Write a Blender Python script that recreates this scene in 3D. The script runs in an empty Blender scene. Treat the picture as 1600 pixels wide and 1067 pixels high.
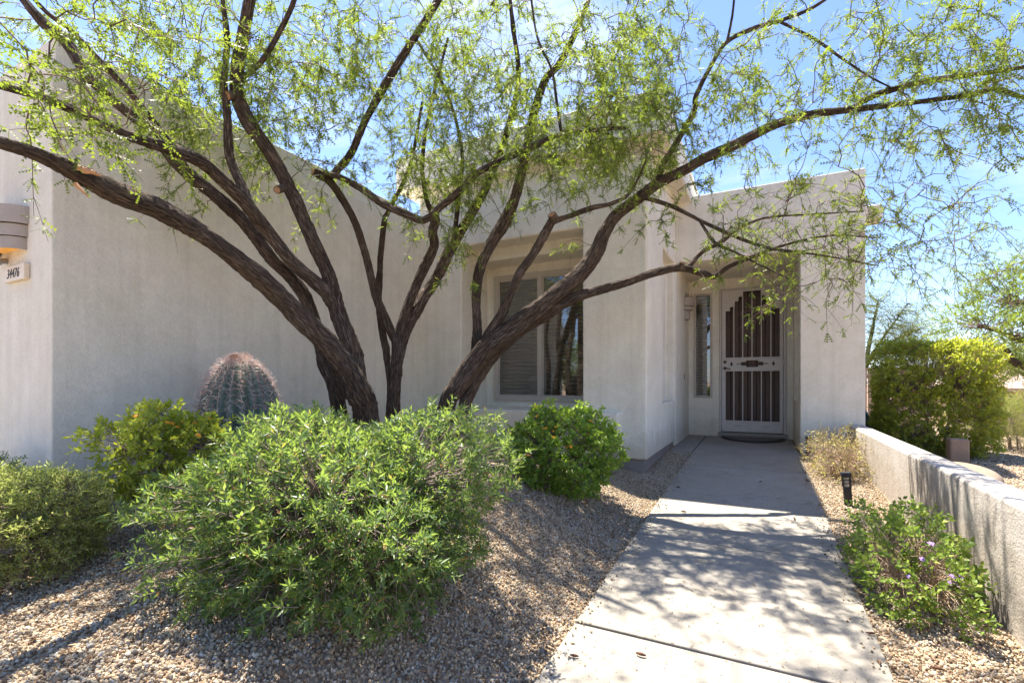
import bpy, bmesh, math, random
import numpy as np
from mathutils import Vector, Matrix

rng = np.random.default_rng(7)
random.seed(7)
R = math.radians
scene = bpy.context.scene
col = scene.collection

# ------------------------------------------------------------------ camera
FPX, XV, YH = 747.0, 1185.0, 597.0            # focal length, depth vanishing point and horizon, in 1600 px units
TH = math.atan((XV - 800.0) / FPX)            # camera is turned left of the house's depth axis
CS, SN = math.cos(TH), math.sin(TH)
CAMZ = 1.2
cam = bpy.data.cameras.new('camera')
cam.sensor_width = 36.0
cam.lens = FPX / 1600.0 * 36.0
cam.shift_y = (YH - 533.5) / 1600.0
cam.clip_start = 0.05
cam.clip_end = 3000.0
camo = bpy.data.objects.new('camera', cam)
camo.location = (0, 0, CAMZ)
camo.rotation_euler = (R(90), 0, TH)
col.objects.link(camo)
scene.camera = camo

# ------------------------------------------------------------------ world, sun, exposure
SUNV = Vector((0.33, -0.18, -1.0)).normalized()
elev = math.asin(-SUNV.z)
azim = math.atan2(-SUNV.x, -SUNV.y)
world = bpy.data.worlds.new('World')
scene.world = world
world.use_nodes = True
nt = world.node_tree
nt.nodes.clear()
wo = nt.nodes.new('ShaderNodeOutputWorld')
bg = nt.nodes.new('ShaderNodeBackground')
sky = nt.nodes.new('ShaderNodeTexSky')
sky.sky_type = 'NISHITA'
sky.sun_disc = False
sky.sun_elevation = elev
sky.sun_rotation = azim
sky.altitude = 700
sky.air_density = 1.0
sky.dust_density = 0.6
sky.ozone_density = 3.0
bg.inputs['Strength'].default_value = 0.077
tc = nt.nodes.new('ShaderNodeTexCoord')
mp = nt.nodes.new('ShaderNodeMapping')
mp.inputs['Rotation'].default_value = (0.3, 0.2, 0.6)
mp.inputs['Scale'].default_value = (1.2, 2.6, 4.5)
nz = nt.nodes.new('ShaderNodeTexNoise')
nz.inputs['Scale'].default_value = 1.3
nz.inputs['Detail'].default_value = 7
nz.inputs['Roughness'].default_value = 0.58
nz.inputs['Distortion'].default_value = 0.5
cr = nt.nodes.new('ShaderNodeValToRGB')
cr.color_ramp.elements[0].position = 0.54
cr.color_ramp.elements[0].color = (0, 0, 0, 1)
cr.color_ramp.elements[1].position = 0.85
cr.color_ramp.elements[1].color = (0.75, 0.75, 0.75, 1)
mx = nt.nodes.new('ShaderNodeMixRGB')
mx.inputs['Color2'].default_value = (6.0, 6.0, 6.3, 1)
nt.links.new(tc.outputs['Generated'], mp.inputs['Vector'])
nt.links.new(mp.outputs['Vector'], nz.inputs['Vector'])
nt.links.new(nz.outputs['Fac'], cr.inputs['Fac'])
nt.links.new(cr.outputs['Color'], mx.inputs['Fac'])
nt.links.new(sky.outputs['Color'], mx.inputs['Color1'])
tint = nt.nodes.new('ShaderNodeMixRGB'); tint.blend_type = 'MULTIPLY'; tint.inputs['Fac'].default_value = 1.0
tint.inputs['Color2'].default_value = (0.86, 0.865, 1.0, 1)
nt.links.new(mx.outputs['Color'], tint.inputs['Color1'])
nt.links.new(tint.outputs['Color'], bg.inputs['Color'])
nt.links.new(bg.outputs['Background'], wo.inputs['Surface'])

sun = bpy.data.lights.new('sun', 'SUN')
sun.energy = 4.0
sun.angle = R(0.53)
sun.color = (1.0, 0.93, 0.83)
suno = bpy.data.objects.new('sun', sun)
suno.rotation_euler = SUNV.to_track_quat('-Z', 'Y').to_euler()
suno.location = (-3, 3, 12)
col.objects.link(suno)

scene.view_settings.view_transform = 'Standard'
scene.view_settings.look = 'None'
scene.view_settings.exposure = 2.22
scene.view_settings.gamma = 1.0
scene.view_settings.use_curve_mapping = False
scene.render.engine = 'CYCLES'
scene.cycles.max_bounces = 6
scene.cycles.diffuse_bounces = 4
scene.cycles.glossy_bounces = 3
scene.cycles.transparent_max_bounces = 8

# ------------------------------------------------------------------ helpers
def at(x, y, d):
    """a point seen at photo pixel x, y standing d metres in front of the camera"""
    u = (x - 800.0) / FPX
    r = u * d
    return np.array([r * CS - d * SN, r * SN + d * CS, CAMZ + (YH - y) * d / FPX])

def on_y(x, Y):
    """X coordinate on the plane Y = const"""
    u = (x - 800.0) / FPX
    return Y * (u * CS - SN) / (u * SN + CS)

def tag(o, label=None, cat=None, group=None, kind=None):
    if label: o['label'] = label
    if cat: o['category'] = cat
    if group: o['group'] = group
    if kind: o['kind'] = kind
    return o

def empty(name, loc=(0, 0, 0)):
    o = bpy.data.objects.new(name, None)
    o.location = loc
    o.empty_display_size = 0.2
    col.objects.link(o)
    return o

def link(name, me, mat=None, parent=None, loc=None):
    o = bpy.data.objects.new(name, me)
    if mat is not None and len(me.materials) == 0:
        me.materials.append(mat)
    col.objects.link(o)
    if parent is not None:
        o.parent = parent
        if parent.parent is None: o.matrix_parent_inverse = Matrix.Translation(parent.location).inverted()
    if loc is not None:
        o.location = loc
    return o

def mesh_np(name, verts, faces_idx, face_len, rnd=None, uv=None, smooth=False):
    """verts (N,3); faces_idx flat loop array; face_len corners per face (int)"""
    me = bpy.data.meshes.new(name)
    verts = np.asarray(verts, dtype=np.float32)
    faces_idx = np.asarray(faces_idx, dtype=np.int32).ravel()
    nf = len(faces_idx) // face_len
    me.vertices.add(len(verts))
    me.vertices.foreach_set('co', verts.ravel())
    me.loops.add(len(faces_idx))
    me.loops.foreach_set('vertex_index', faces_idx)
    me.polygons.add(nf)
    me.polygons.foreach_set('loop_start', np.arange(nf, dtype=np.int32) * face_len)
    me.polygons.foreach_set('loop_total', np.full(nf, face_len, dtype=np.int32))
    if smooth:
        me.polygons.foreach_set('use_smooth', np.ones(nf, dtype=bool))
    if rnd is not None:
        a = me.attributes.new('rnd', 'FLOAT', 'FACE')
        a.data.foreach_set('value', np.asarray(rnd, dtype=np.float32))
    if uv is not None:
        l = me.uv_layers.new(name='UVMap')
        l.data.foreach_set('uv', np.asarray(uv, dtype=np.float32)[faces_idx].ravel())
    me.update(calc_edges=True)
    me.validate()
    return me

class MB:
    """collects simple shapes into one mesh"""
    def __init__(s): s.v = []; s.f = []
    def poly(s, pts, faces):
        b = len(s.v); s.v += [tuple(p) for p in pts]; s.f += [tuple(b + i for i in f) for f in faces]; return s
    def box(s, x0, x1, y0, y1, z0, z1):
        p = [(x, y, z) for z in (z0, z1) for y in (y0, y1) for x in (x0, x1)]
        return s.poly(p, [(0, 2, 3, 1), (4, 5, 7, 6), (0, 1, 5, 4), (2, 6, 7, 3), (0, 4, 6, 2), (1, 3, 7, 5)])
    def prism(s, pts2, y0, y1):
        """outline in x,z pushed from y0 to y1"""
        n = len(pts2)
        p = [(x, y0, z) for x, z in pts2] + [(x, y1, z) for x, z in pts2]
        f = [tuple(range(n)), tuple(range(2 * n - 1, n - 1, -1))]
        f += [(i, n + i, n + (i + 1) % n, (i + 1) % n) for i in range(n)]
        return s.poly(p, f)
    def lathe(s, prof, c, n=16, a0=0.0, a1=2 * math.pi):
        """profile (r,z) turned about the vertical through c"""
        full = abs(a1 - a0 - 2 * math.pi) < 1e-6
        m = n if full else n + 1
        p = []
        for r, z in prof:
            for i in range(m):
                a = a0 + (a1 - a0) * i / n
                p.append((c[0] + r * math.cos(a), c[1] + r * math.sin(a), c[2] + z))
        f = []
        for k in range(len(prof) - 1):
            for i in range(n):
                j = (i + 1) % m
                f.append((k * m + i, k * m + j, (k + 1) * m + j, (k + 1) * m + i))
        return s.poly(p, f)
    def tube(s, p0, p1, r0, r1=None, n=8):
        r1 = r0 if r1 is None else r1
        p0 = Vector(p0); p1 = Vector(p1)
        q = (p1 - p0).to_track_quat('Z', 'Y')
        pts = []
        for p, r in ((p0, r0), (p1, r1)):
            for i in range(n):
                a = 2 * math.pi * i / n
                pts.append(tuple(p + q @ Vector((r * math.cos(a), r * math.sin(a), 0))))
        f = [(i, (i + 1) % n, n + (i + 1) % n, n + i) for i in range(n)]
        f += [tuple(range(n - 1, -1, -1)), tuple(range(n, 2 * n))]
        return s.poly(pts, f)
    def build(s, name, mat, parent=None, bevel=0, seg=2, smooth=False, angle=40):
        me = bpy.data.meshes.new(name)
        me.from_pydata(s.v, [], s.f)
        bm = bmesh.new(); bm.from_mesh(me)
        bmesh.ops.recalc_face_normals(bm, faces=bm.faces)
        bm.to_mesh(me); bm.free()
        if smooth:
            for p in me.polygons: p.use_smooth = True
        o = link(name, me, mat, parent)
        if bevel: add_bevel(o, bevel, seg, angle)
        return o

def add_bevel(o, w, seg=2, angle=40):
    m = o.modifiers.new('bevel', 'BEVEL')
    m.width = w; m.segments = seg; m.limit_method = 'ANGLE'; m.angle_limit = R(angle)
    m.harden_normals = False
    for p in o.data.polygons: p.use_smooth = True
    n = o.modifiers.new('wn', 'WEIGHTED_NORMAL'); n.keep_sharp = True

def blocks(xs, ys, zs, filled):
    """union of the grid boxes for which filled(xmid, ymid, zmid) is true, as one closed shell"""
    xs, ys, zs = sorted(set(xs)), sorted(set(ys)), sorted(set(zs))
    nx, ny, nz_ = len(xs) - 1, len(ys) - 1, len(zs) - 1
    F = np.zeros((nx + 2, ny + 2, nz_ + 2), bool)
    for i in range(nx):
        for j in range(ny):
            for k in range(nz_):
                F[i + 1, j + 1, k + 1] = filled((xs[i] + xs[i + 1]) / 2, (ys[j] + ys[j + 1]) / 2, (zs[k] + zs[k + 1]) / 2)
    vid = {}; verts = []; faces = []
    def V(i, j, k):
        key = (i, j, k)
        if key not in vid:
            vid[key] = len(verts); verts.append((xs[i], ys[j], zs[k]))
        return vid[key]
    for i in range(nx):
        for j in range(ny):
            for k in range(nz_):
                if not F[i + 1, j + 1, k + 1]: continue
                if not F[i, j + 1, k + 1]: faces.append((V(i, j, k), V(i, j, k + 1), V(i, j + 1, k + 1), V(i, j + 1, k)))
                if not F[i + 2, j + 1, k + 1]: faces.append((V(i + 1, j, k), V(i + 1, j + 1, k), V(i + 1, j + 1, k + 1), V(i + 1, j, k + 1)))
                if not F[i + 1, j, k + 1]: faces.append((V(i, j, k), V(i + 1, j, k), V(i + 1, j, k + 1), V(i, j, k + 1)))
                if not F[i + 1, j + 2, k + 1]: faces.append((V(i, j + 1, k), V(i, j + 1, k + 1), V(i + 1, j + 1, k + 1), V(i + 1, j + 1, k)))
                if not F[i + 1, j + 1, k]: faces.append((V(i, j, k), V(i, j + 1, k), V(i + 1, j + 1, k), V(i + 1, j, k)))
                if not F[i + 1, j + 1, k + 2]: faces.append((V(i, j, k + 1), V(i + 1, j, k + 1), V(i + 1, j + 1, k + 1), V(i, j + 1, k + 1)))
    me = bpy.data.meshes.new('blocks')
    me.from_pydata(verts, [], faces)
    bm = bmesh.new(); bm.from_mesh(me)
    bmesh.ops.recalc_face_normals(bm, faces=bm.faces)
    bm.to_mesh(me); bm.free()
    return me

# ------------------------------------------------------------------ materials
def newmat(name):
    m = bpy.data.materials.new(name); m.use_nodes = True
    t = m.node_tree
    return m, t, t.nodes['Principled BSDF'], t.nodes['Material Output']

def noise(t, vec, scale, detail=4, rough=0.55, dist=0.0):
    n = t.nodes.new('ShaderNodeTexNoise')
    n.inputs['Scale'].default_value = scale; n.inputs['Detail'].default_value = detail
    n.inputs['Roughness'].default_value = rough; n.inputs['Distortion'].default_value = dist
    if vec is not None: t.links.new(vec, n.inputs['Vector'])
    return n

def ramp(t, fac, stops):
    r = t.nodes.new('ShaderNodeValToRGB')
    e = r.color_ramp.elements
    while len(e) < len(stops): e.new(0.5)
    for i, (p, c) in enumerate(stops):
        e[i].position = p; e[i].color = (*c, 1)
    t.links.new(fac, r.inputs['Fac'])
    return r

def mixc(t, a, b, fac, mode='MIX'):
    m = t.nodes.new('ShaderNodeMixRGB'); m.blend_type = mode
    for s, v in (('Fac', fac), ('Color1', a), ('Color2', b)):
        if isinstance(v, (int, float)): m.inputs[s].default_value = v
        elif isinstance(v, tuple): m.inputs[s].default_value = (*v, 1)
        else: t.links.new(v, m.inputs[s])
    return m

def bump(t, p, height, strength, dist, prev=None):
    b = t.nodes.new('ShaderNodeBump')
    b.inputs['Strength'].default_value = strength; b.inputs['Distance'].default_value = dist
    t.links.new(height, b.inputs['Height'])
    if prev is not None: t.links.new(prev.outputs['Normal'], b.inputs['Normal'])
    t.links.new(b.outputs['Normal'], p.inputs['Normal'])
    return b

def objco(t):
    n = t.nodes.new('ShaderNodeTexCoord'); return n.outputs['Object']

def plain(name, c, rough=0.6, metal=0.0, spec=0.4, var=0.12, scale=14):
    m, t, p, o = newmat(name)
    n = noise(t, objco(t), scale, 5)
    r = ramp(t, n.outputs['Fac'], [(0.3, tuple(v * (1 - var) for v in c)), (0.7, tuple(min(1, v * (1 + var)) for v in c))])
    t.links.new(r.outputs['Color'], p.inputs['Base Color'])
    p.inputs['Roughness'].default_value = rough; p.inputs['Metallic'].default_value = metal
    p.inputs['Specular IOR Level'].default_value = spec
    return m

def stucco(name, c, dirt=(0.8, 0.78, 0.74), grain=0.5, gscale=95, blotch=0.5):
    m, t, p, o = newmat(name)
    v = objco(t)
    big = noise(t, v, 1.1, 6, 0.65, 0.4)
    mid = noise(t, v, 9.0, 6, 0.7)
    r1 = ramp(t, big.outputs['Fac'], [(0.28, tuple(a * b for a, b in zip(c, dirt))), (0.62, c)])
    r2 = ramp(t, mid.outputs['Fac'], [(0.3, (0.86, 0.85, 0.84)), (0.7, (1.06, 1.06, 1.06))])
    mm = mixc(t, r1.outputs['Color'], r2.outputs['Color'], blotch, 'MULTIPLY')
    fine = noise(t, v, 55.0, 4, 0.75)
    rf = ramp(t, fine.outputs['Fac'], [(0.3, (0.84, 0.835, 0.83)), (0.66, (1.05, 1.05, 1.05))])
    mm = mixc(t, mm.outputs['Color'], rf.outputs['Color'], 0.6, 'MULTIPLY')
    # rain streaks: noise stretched down the wall
    mp_ = t.nodes.new('ShaderNodeMapping'); mp_.inputs['Scale'].default_value = (7, 7, 0.35)
    t.links.new(v, mp_.inputs['Vector'])
    st = noise(t, mp_.outputs['Vector'], 1.6, 5, 0.6)
    r3 = ramp(t, st.outputs['Fac'], [(0.34, (0.84, 0.83, 0.82)), (0.55, (1, 1, 1))])
    m3 = mixc(t, mm.outputs['Color'], r3.outputs['Color'], 0.45, 'MULTIPLY')
    sx_ = t.nodes.new('ShaderNodeSeparateXYZ'); t.links.new(v, sx_.inputs[0])
    sn_ = noise(t, v, 3.5, 6, 0.7)
    ma = t.nodes.new('ShaderNodeMath'); ma.operation = 'MULTIPLY_ADD'; ma.inputs[1].default_value = -0.9
    t.links.new(sn_.outputs['Fac'], ma.inputs[0]); t.links.new(sx_.outputs['Z'], ma.inputs[2])
    rd_ = ramp(t, ma.outputs[0], [(0.0, (0.74, 0.68, 0.60)), (0.22, (1, 1, 1))])
    m3 = mixc(t, m3.outputs['Color'], rd_.outputs['Color'], 0.6, 'MULTIPLY')
    t.links.new(m3.outputs['Color'], p.inputs['Base Color'])
    p.inputs['Roughness'].default_value = 0.92; p.inputs['Specular IOR Level'].default_value = 0.15
    g = noise(t, v, gscale, 4, 0.7)
    b1 = bump(t, p, g.outputs['Fac'], grain, 0.006)
    b2 = bump(t, p, mid.outputs['Fac'], 0.45, 0.014, b1)
    b3 = bump(t, p, fine.outputs['Fac'], 0.6, 0.008, b2)
    return m

def leafmat(name, stops, trans=(0.30, 0.42, 0.05), tf=0.38, rough=0.5, spec=0.3):
    m, t, p, o = newmat(name)
    a = t.nodes.new('ShaderNodeAttribute'); a.attribute_name = 'rnd'
    r = ramp(t, a.outputs['Fac'], stops)
    t.links.new(r.outputs['Color'], p.inputs['Base Color'])
    p.inputs['Roughness'].default_value = rough; p.inputs['Specular IOR Level'].default_value = spec
    tr = t.nodes.new('ShaderNodeBsdfTranslucent')
    mc = mixc(t, r.outputs['Color'], trans, 0.55)
    t.links.new(mc.outputs['Color'], tr.inputs['Color'])
    ms = t.nodes.new('ShaderNodeMixShader'); ms.inputs['Fac'].default_value = tf
    t.links.new(p.outputs['BSDF'], ms.inputs[1]); t.links.new(tr.outputs['BSDF'], ms.inputs[2])
    t.links.new(ms.outputs['Shader'], o.inputs['Surface'])
    return m

def barkmat(name, dark, light, pale=None):
    m, t, p, o = newmat(name)
    uv = t.nodes.new('ShaderNodeUVMap')
    wob = noise(t, objco(t), 7, 4, 0.6)
    ad = t.nodes.new('ShaderNodeVectorMath'); ad.operation = 'MULTIPLY_ADD'
    ad.inputs[1].default_value = (0.028, 0.03, 0.0)
    t.links.new(wob.outputs['Color'], ad.inputs[0]); t.links.new(uv.outputs['UV'], ad.inputs[2])
    mp_ = t.nodes.new('ShaderNodeMapping'); mp_.inputs['Scale'].default_value = (62, 8.5, 1)
    t.links.new(ad.outputs[0], mp_.inputs['Vector'])
    vo = t.nodes.new('ShaderNodeTexVoronoi'); vo.feature = 'DISTANCE_TO_EDGE'; vo.inputs['Scale'].default_value = 1.0
    t.links.new(mp_.outputs['Vector'], vo.inputs['Vector'])
    n1 = noise(t, mp_.outputs['Vector'], 1.3, 8, 0.75, 0.3)
    n2 = noise(t, objco(t), 4, 6, 0.65)
    n3 = noise(t, objco(t), 75, 4, 0.7)
    r1 = ramp(t, n1.outputs['Fac'], [(0.34, tuple(v * 0.5 for v in dark)), (0.5, dark), (0.68, light)])
    rc = ramp(t, vo.outputs['Distance'], [(0.0, (0.22, 0.2, 0.19)), (0.14, (1, 1, 1))])
    mm = mixc(t, r1.outputs['Color'], rc.outputs['Color'], 0.68, 'MULTIPLY')
    r2 = ramp(t, n2.outputs['Fac'], [(0.32, (0.55, 0.50, 0.47)), (0.55, (1.0, 0.98, 0.96)), (0.72, (1.35, 1.32, 1.3))])
    mm = mixc(t, mm.outputs['Color'], r2.outputs['Color'], 0.9, 'MULTIPLY')
    t.links.new(mm.outputs['Color'], p.inputs['Base Color'])
    p.inputs['Roughness'].default_value = 0.9; p.inputs['Specular IOR Level'].default_value = 0.2
    rb = ramp(t, vo.outputs['Distance'], [(0.0, (0, 0, 0)), (0.22, (1, 1, 1))])
    b0 = bump(t, p, rb.outputs['Color'], 1.0, 0.016)
    b1 = bump(t, p, n1.outputs['Fac'], 0.8, 0.014, b0)
    bump(t, p, n3.outputs['Fac'], 0.5, 0.005, b1)
    return m

M = {}
M['stucco'] = stucco('stucco_greige', (0.77, 0.72, 0.60), dirt=(0.86, 0.85, 0.82))
M['cornice'] = M['stucco']
M['low_wall'] = stucco('stucco_wall_grey', (0.49, 0.455, 0.41), grain=0.6, gscale=70)
M['foundation'] = stucco('concrete_stem', (0.34, 0.31, 0.285), grain=0.4, gscale=60)
M['tan'] = stucco('stucco_tan', (0.42, 0.30, 0.22))

def concrete():
    m, t, p, o = newmat('concrete')
    v = objco(t)
    a = noise(t, v, 2.2, 7, 0.65); b = noise(t, v, 38, 5, 0.75); c_ = noise(t, v, 150, 2, 0.5)
    r1 = ramp(t, a.outputs['Fac'], [(0.3, (0.235, 0.213, 0.176)), (0.7, (0.298, 0.272, 0.228))])
    r2 = ramp(t, b.outputs['Fac'], [(0.30, (0.62, 0.58, 0.54)), (0.42, (0.98, 0.98, 0.98)), (0.8, (1.06, 1.05, 1.04))])
    mm = mixc(t, r1.outputs['Color'], r2.outputs['Color'], 0.6, 'MULTIPLY')
    st = noise(t, v, 5.5, 8, 0.72, 0.8)
    r3 = ramp(t, st.outputs['Fac'], [(0.32, (0.66, 0.64, 0.60)), (0.47, (1, 1, 1))])
    mm = mixc(t, mm.outputs['Color'], r3.outputs['Color'], 0.7, 'MULTIPLY')
    sp = noise(t, v, 70, 2, 0.5)
    r4 = ramp(t, sp.outputs['Fac'], [(0.29, (0.35, 0.32, 0.28)), (0.35, (1, 1, 1))])
    mm = mixc(t, mm.outputs['Color'], r4.outputs['Color'], 0.8, 'MULTIPLY')
    mpb = t.nodes.new('ShaderNodeMapping'); mpb.inputs['Scale'].default_value = (3, 120, 3)
    t.links.new(v, mpb.inputs['Vector'])
    br = noise(t, mpb.outputs['Vector'], 1.0, 3, 0.6)
    t.links.new(mm.outputs['Color'], p.inputs['Base Color'])
    p.inputs['Roughness'].default_value = 0.85; p.inputs['Specular IOR Level'].default_value = 0.25
    b0 = bump(t, p, br.outputs['Fac'], 0.3, 0.004)
    b1 = bump(t, p, c_.outputs['Fac'], 0.35, 0.003, b0)
    bump(t, p, b.outputs['Fac'], 0.25, 0.004, b1)
    return m
M['concrete'] = concrete()

def soil():
    m, t, p, o = newmat('decomposed_granite')
    v = objco(t)
    a = noise(t, v, 0.8, 6, 0.6); b = noise(t, v, 55, 5, 0.8)
    vo = t.nodes.new('ShaderNodeTexVoronoi'); vo.inputs['Scale'].default_value = 48
    t.links.new(v, vo.inputs['Vector'])
    r1 = ramp(t, a.outputs['Fac'], [(0.3, (0.30, 0.215, 0.145)), (0.7, (0.40, 0.305, 0.215))])
    r2 = ramp(t, vo.outputs['Color'], [(0.2, (0.55, 0.52, 0.5)), (0.8, (1.2, 1.18, 1.15))])
    mm = mixc(t, r1.outputs['Color'], r2.outputs['Color'], 0.8, 'MULTIPLY')
    t.links.new(mm.outputs['Color'], p.inputs['Base Color'])
    p.inputs['Roughness'].default_value = 0.95; p.inputs['Specular IOR Level'].default_value = 0.1
    b1 = bump(t, p, vo.outputs['Distance'], 0.8, 0.012)
    bump(t, p, b.outputs['Fac'], 0.5, 0.006, b1)
    return m
M['soil'] = soil()

def pebble():
    m, t, p, o = newmat('pebble_stone')
    oi = t.nodes.new('ShaderNodeObjectInfo')
    r = ramp(t, oi.outputs['Random'], [(0.0, (0.10, 0.072, 0.05)), (0.14, (0.27, 0.175, 0.10)), (0.34, (0.42, 0.33, 0.21)),
                                       (0.56, (0.33, 0.265, 0.18)), (0.76, (0.47, 0.395, 0.275)), (0.9, (0.25, 0.235, 0.21)), (1.0, (0.60, 0.54, 0.43))])
    n = noise(t, objco(t), 3.0, 4)
    r2 = ramp(t, n.outputs['Fac'], [(0.3, (0.8, 0.8, 0.8)), (0.7, (1.1, 1.1, 1.1))])
    mm = mixc(t, r.outputs['Color'], r2.outputs['Color'], 0.8, 'MULTIPLY')
    t.links.new(mm.outputs['Color'], p.inputs['Base Color'])
    p.inputs['Roughness'].default_value = 0.8; p.inputs['Specular IOR Level'].default_value = 0.25
    return m
M['pebble'] = pebble()

M['bark'] = barkmat('mesquite_bark', (0.13, 0.096, 0.073), (0.33, 0.27, 0.215))
M['twig'] = plain('twig_bark', (0.12, 0.075, 0.055), 0.85, var=0.35, scale=6)
M['grey_twig'] = plain('grey_twig', (0.24, 0.19, 0.15), 0.9, var=0.3, scale=9)
M['straw'] = plain('straw_stem', (0.42, 0.30, 0.19), 0.85, var=0.3, scale=9)
M['cutwood'] = plain('cut_wood', (0.36, 0.20, 0.10), 0.8, var=0.3, scale=40)
M['mesq'] = leafmat('mesquite_leaf', [(0.0, (0.045, 0.075, 0.014)), (0.45, (0.10, 0.15, 0.024)), (0.85, (0.17, 0.22, 0.04)), (1.0, (0.23, 0.24, 0.06))],
                    trans=(0.42, 0.54, 0.04), tf=0.46)
M['bottle'] = leafmat('bottlebrush_leaf', [(0.0, (0.025, 0.065, 0.025)), (0.45, (0.08, 0.15, 0.045)), (0.80, (0.16, 0.24, 0.085)), (0.92, (0.32, 0.32, 0.13)), (1.0, (0.30, 0.12, 0.05))],
                      trans=(0.46, 0.62, 0.08), tf=0.45, rough=0.4, spec=0.45)
M['lantana'] = leafmat('lantana_leaf', [(0.0, (0.06, 0.125, 0.02)), (0.5, (0.15, 0.26, 0.035)), (1.0, (0.30, 0.40, 0.06))],
                       trans=(0.50, 0.70, 0.05), tf=0.44, rough=0.4, spec=0.45)
M['lime'] = leafmat('lime_lantana_leaf', [(0.0, (0.16, 0.21, 0.02)), (0.5, (0.30, 0.36, 0.04)), (1.0, (0.48, 0.50, 0.08))],
                    trans=(0.6, 0.66, 0.05), tf=0.42)
M['sage'] = leafmat('sage_leaf', [(0.0, (0.16, 0.19, 0.045)), (0.5, (0.34, 0.39, 0.11)), (0.9, (0.52, 0.54, 0.20)), (1.0, (0.38, 0.25, 0.12))],
                    trans=(0.62, 0.70, 0.16), tf=0.46, rough=0.6)
M['trail'] = leafmat('trailing_lantana_leaf', [(0.0, (0.10, 0.17, 0.03)), (0.5, (0.20, 0.30, 0.05)), (1.0, (0.36, 0.40, 0.08))],
                     trans=(0.35, 0.5, 0.05), tf=0.36)
M['dry'] = leafmat('dry_leaf', [(0.0, (0.18, 0.11, 0.05)), (0.5, (0.38, 0.28, 0.12)), (0.7, (0.40, 0.40, 0.08)), (1.0, (0.46, 0.46, 0.10))],
                   trans=(0.4, 0.36, 0.06), tf=0.3)
M['hedge'] = leafmat('hop_bush_leaf', [(0.0, (0.10, 0.14, 0.02)), (0.5, (0.23, 0.28, 0.035)), (0.86, (0.36, 0.38, 0.06)), (0.95, (0.32, 0.18, 0.06)), (1.0, (0.32, 0.12, 0.07))],
                     trans=(0.75, 0.80, 0.06), tf=0.5, rough=0.38, spec=0.5)
M['broom'] = leafmat('broom_stem', [(0.0, (0.16, 0.17, 0.03)), (0.6, (0.26, 0.29, 0.06)), (1.0, (0.34, 0.31, 0.10))],
                     trans=(0.45, 0.5, 0.08), tf=0.35)
M['palo'] = leafmat('palo_verde_leaf', [(0.0, (0.10, 0.13, 0.035)), (0.6, (0.16, 0.19, 0.06)), (1.0, (0.24, 0.25, 0.10))],
                    trans=(0.3, 0.36, 0.08), tf=0.35)
M['agave'] = plain('agave_skin', (0.11, 0.20, 0.22), 0.5, var=0.25, scale=5)
M['orange'] = plain('orange_petal', (0.75, 0.30, 0.015), 0.6, var=0.25, scale=50)
M['purple'] = plain('purple_petal', (0.35, 0.22, 0.5), 0.6, var=0.2, scale=50)
M['litter'] = leafmat('leaf_litter', [(0.0, (0.06, 0.035, 0.02)), (0.5, (0.16, 0.09, 0.045)), (1.0, (0.30, 0.2, 0.09))], trans=(0.3, 0.2, 0.1), tf=0.1)
M['frame'] = plain('almond_aluminium', (0.42, 0.37, 0.30), 0.45, var=0.06)
M['doorframe'] = plain('painted_steel_greige', (0.50, 0.455, 0.41), 0.5, var=0.06)
M['slat'] = plain('blind_slat', (0.40, 0.32, 0.23), 0.55, var=0.08)
M['black'] = plain('black_metal', (0.018, 0.018, 0.02), 0.45, var=0.3)
M['bronze'] = plain('bronze', (0.06, 0.04, 0.03), 0.35, metal=0.6, var=0.3)
M['ceramic'] = plain('painted_ceramic', (0.33, 0.285, 0.24), 0.6, var=0.06)
M['plaque'] = plain('cream_tile', (0.66, 0.56, 0.42), 0.5, var=0.06)
M['ink'] = plain('dark_digits', (0.03, 0.022, 0.018), 0.6)
M['mat'] = plain('rubber_mat', (0.035, 0.032, 0.03), 0.95, var=0.4, scale=60)
M['matc'] = plain('mat_pile', (0.11, 0.095, 0.08), 0.98, var=0.4, scale=90)
M['pod'] = plain('dry_pod', (0.10, 0.05, 0.03), 0.95, var=0.3, scale=60)
M['rock'] = stucco('boulder_stone', (0.36, 0.29, 0.23), grain=0.6, gscale=30)
M['steel'] = plain('grey_steel', (0.32, 0.32, 0.33), 0.35, metal=0.7)

def woodmat():
    m, t, p, o = newmat('stained_wood')
    v = objco(t)
    mp_ = t.nodes.new('ShaderNodeMapping'); mp_.inputs['Scale'].default_value = (40, 8, 1.2)
    t.links.new(v, mp_.inputs['Vector'])
    n = noise(t, mp_.outputs['Vector'], 2.0, 6, 0.65, 0.8)
    r = ramp(t, n.outputs['Fac'], [(0.3, (0.035, 0.017, 0.010)), (0.55, (0.085, 0.042, 0.023)), (0.75, (0.14, 0.072, 0.038))])
    t.links.new(r.outputs['Color'], p.inputs['Base Color'])
    p.inputs['Roughness'].default_value = 0.5
    bump(t, p, n.outputs['Fac'], 0.4, 0.004)
    return m
M['wood'] = woodmat()

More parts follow.
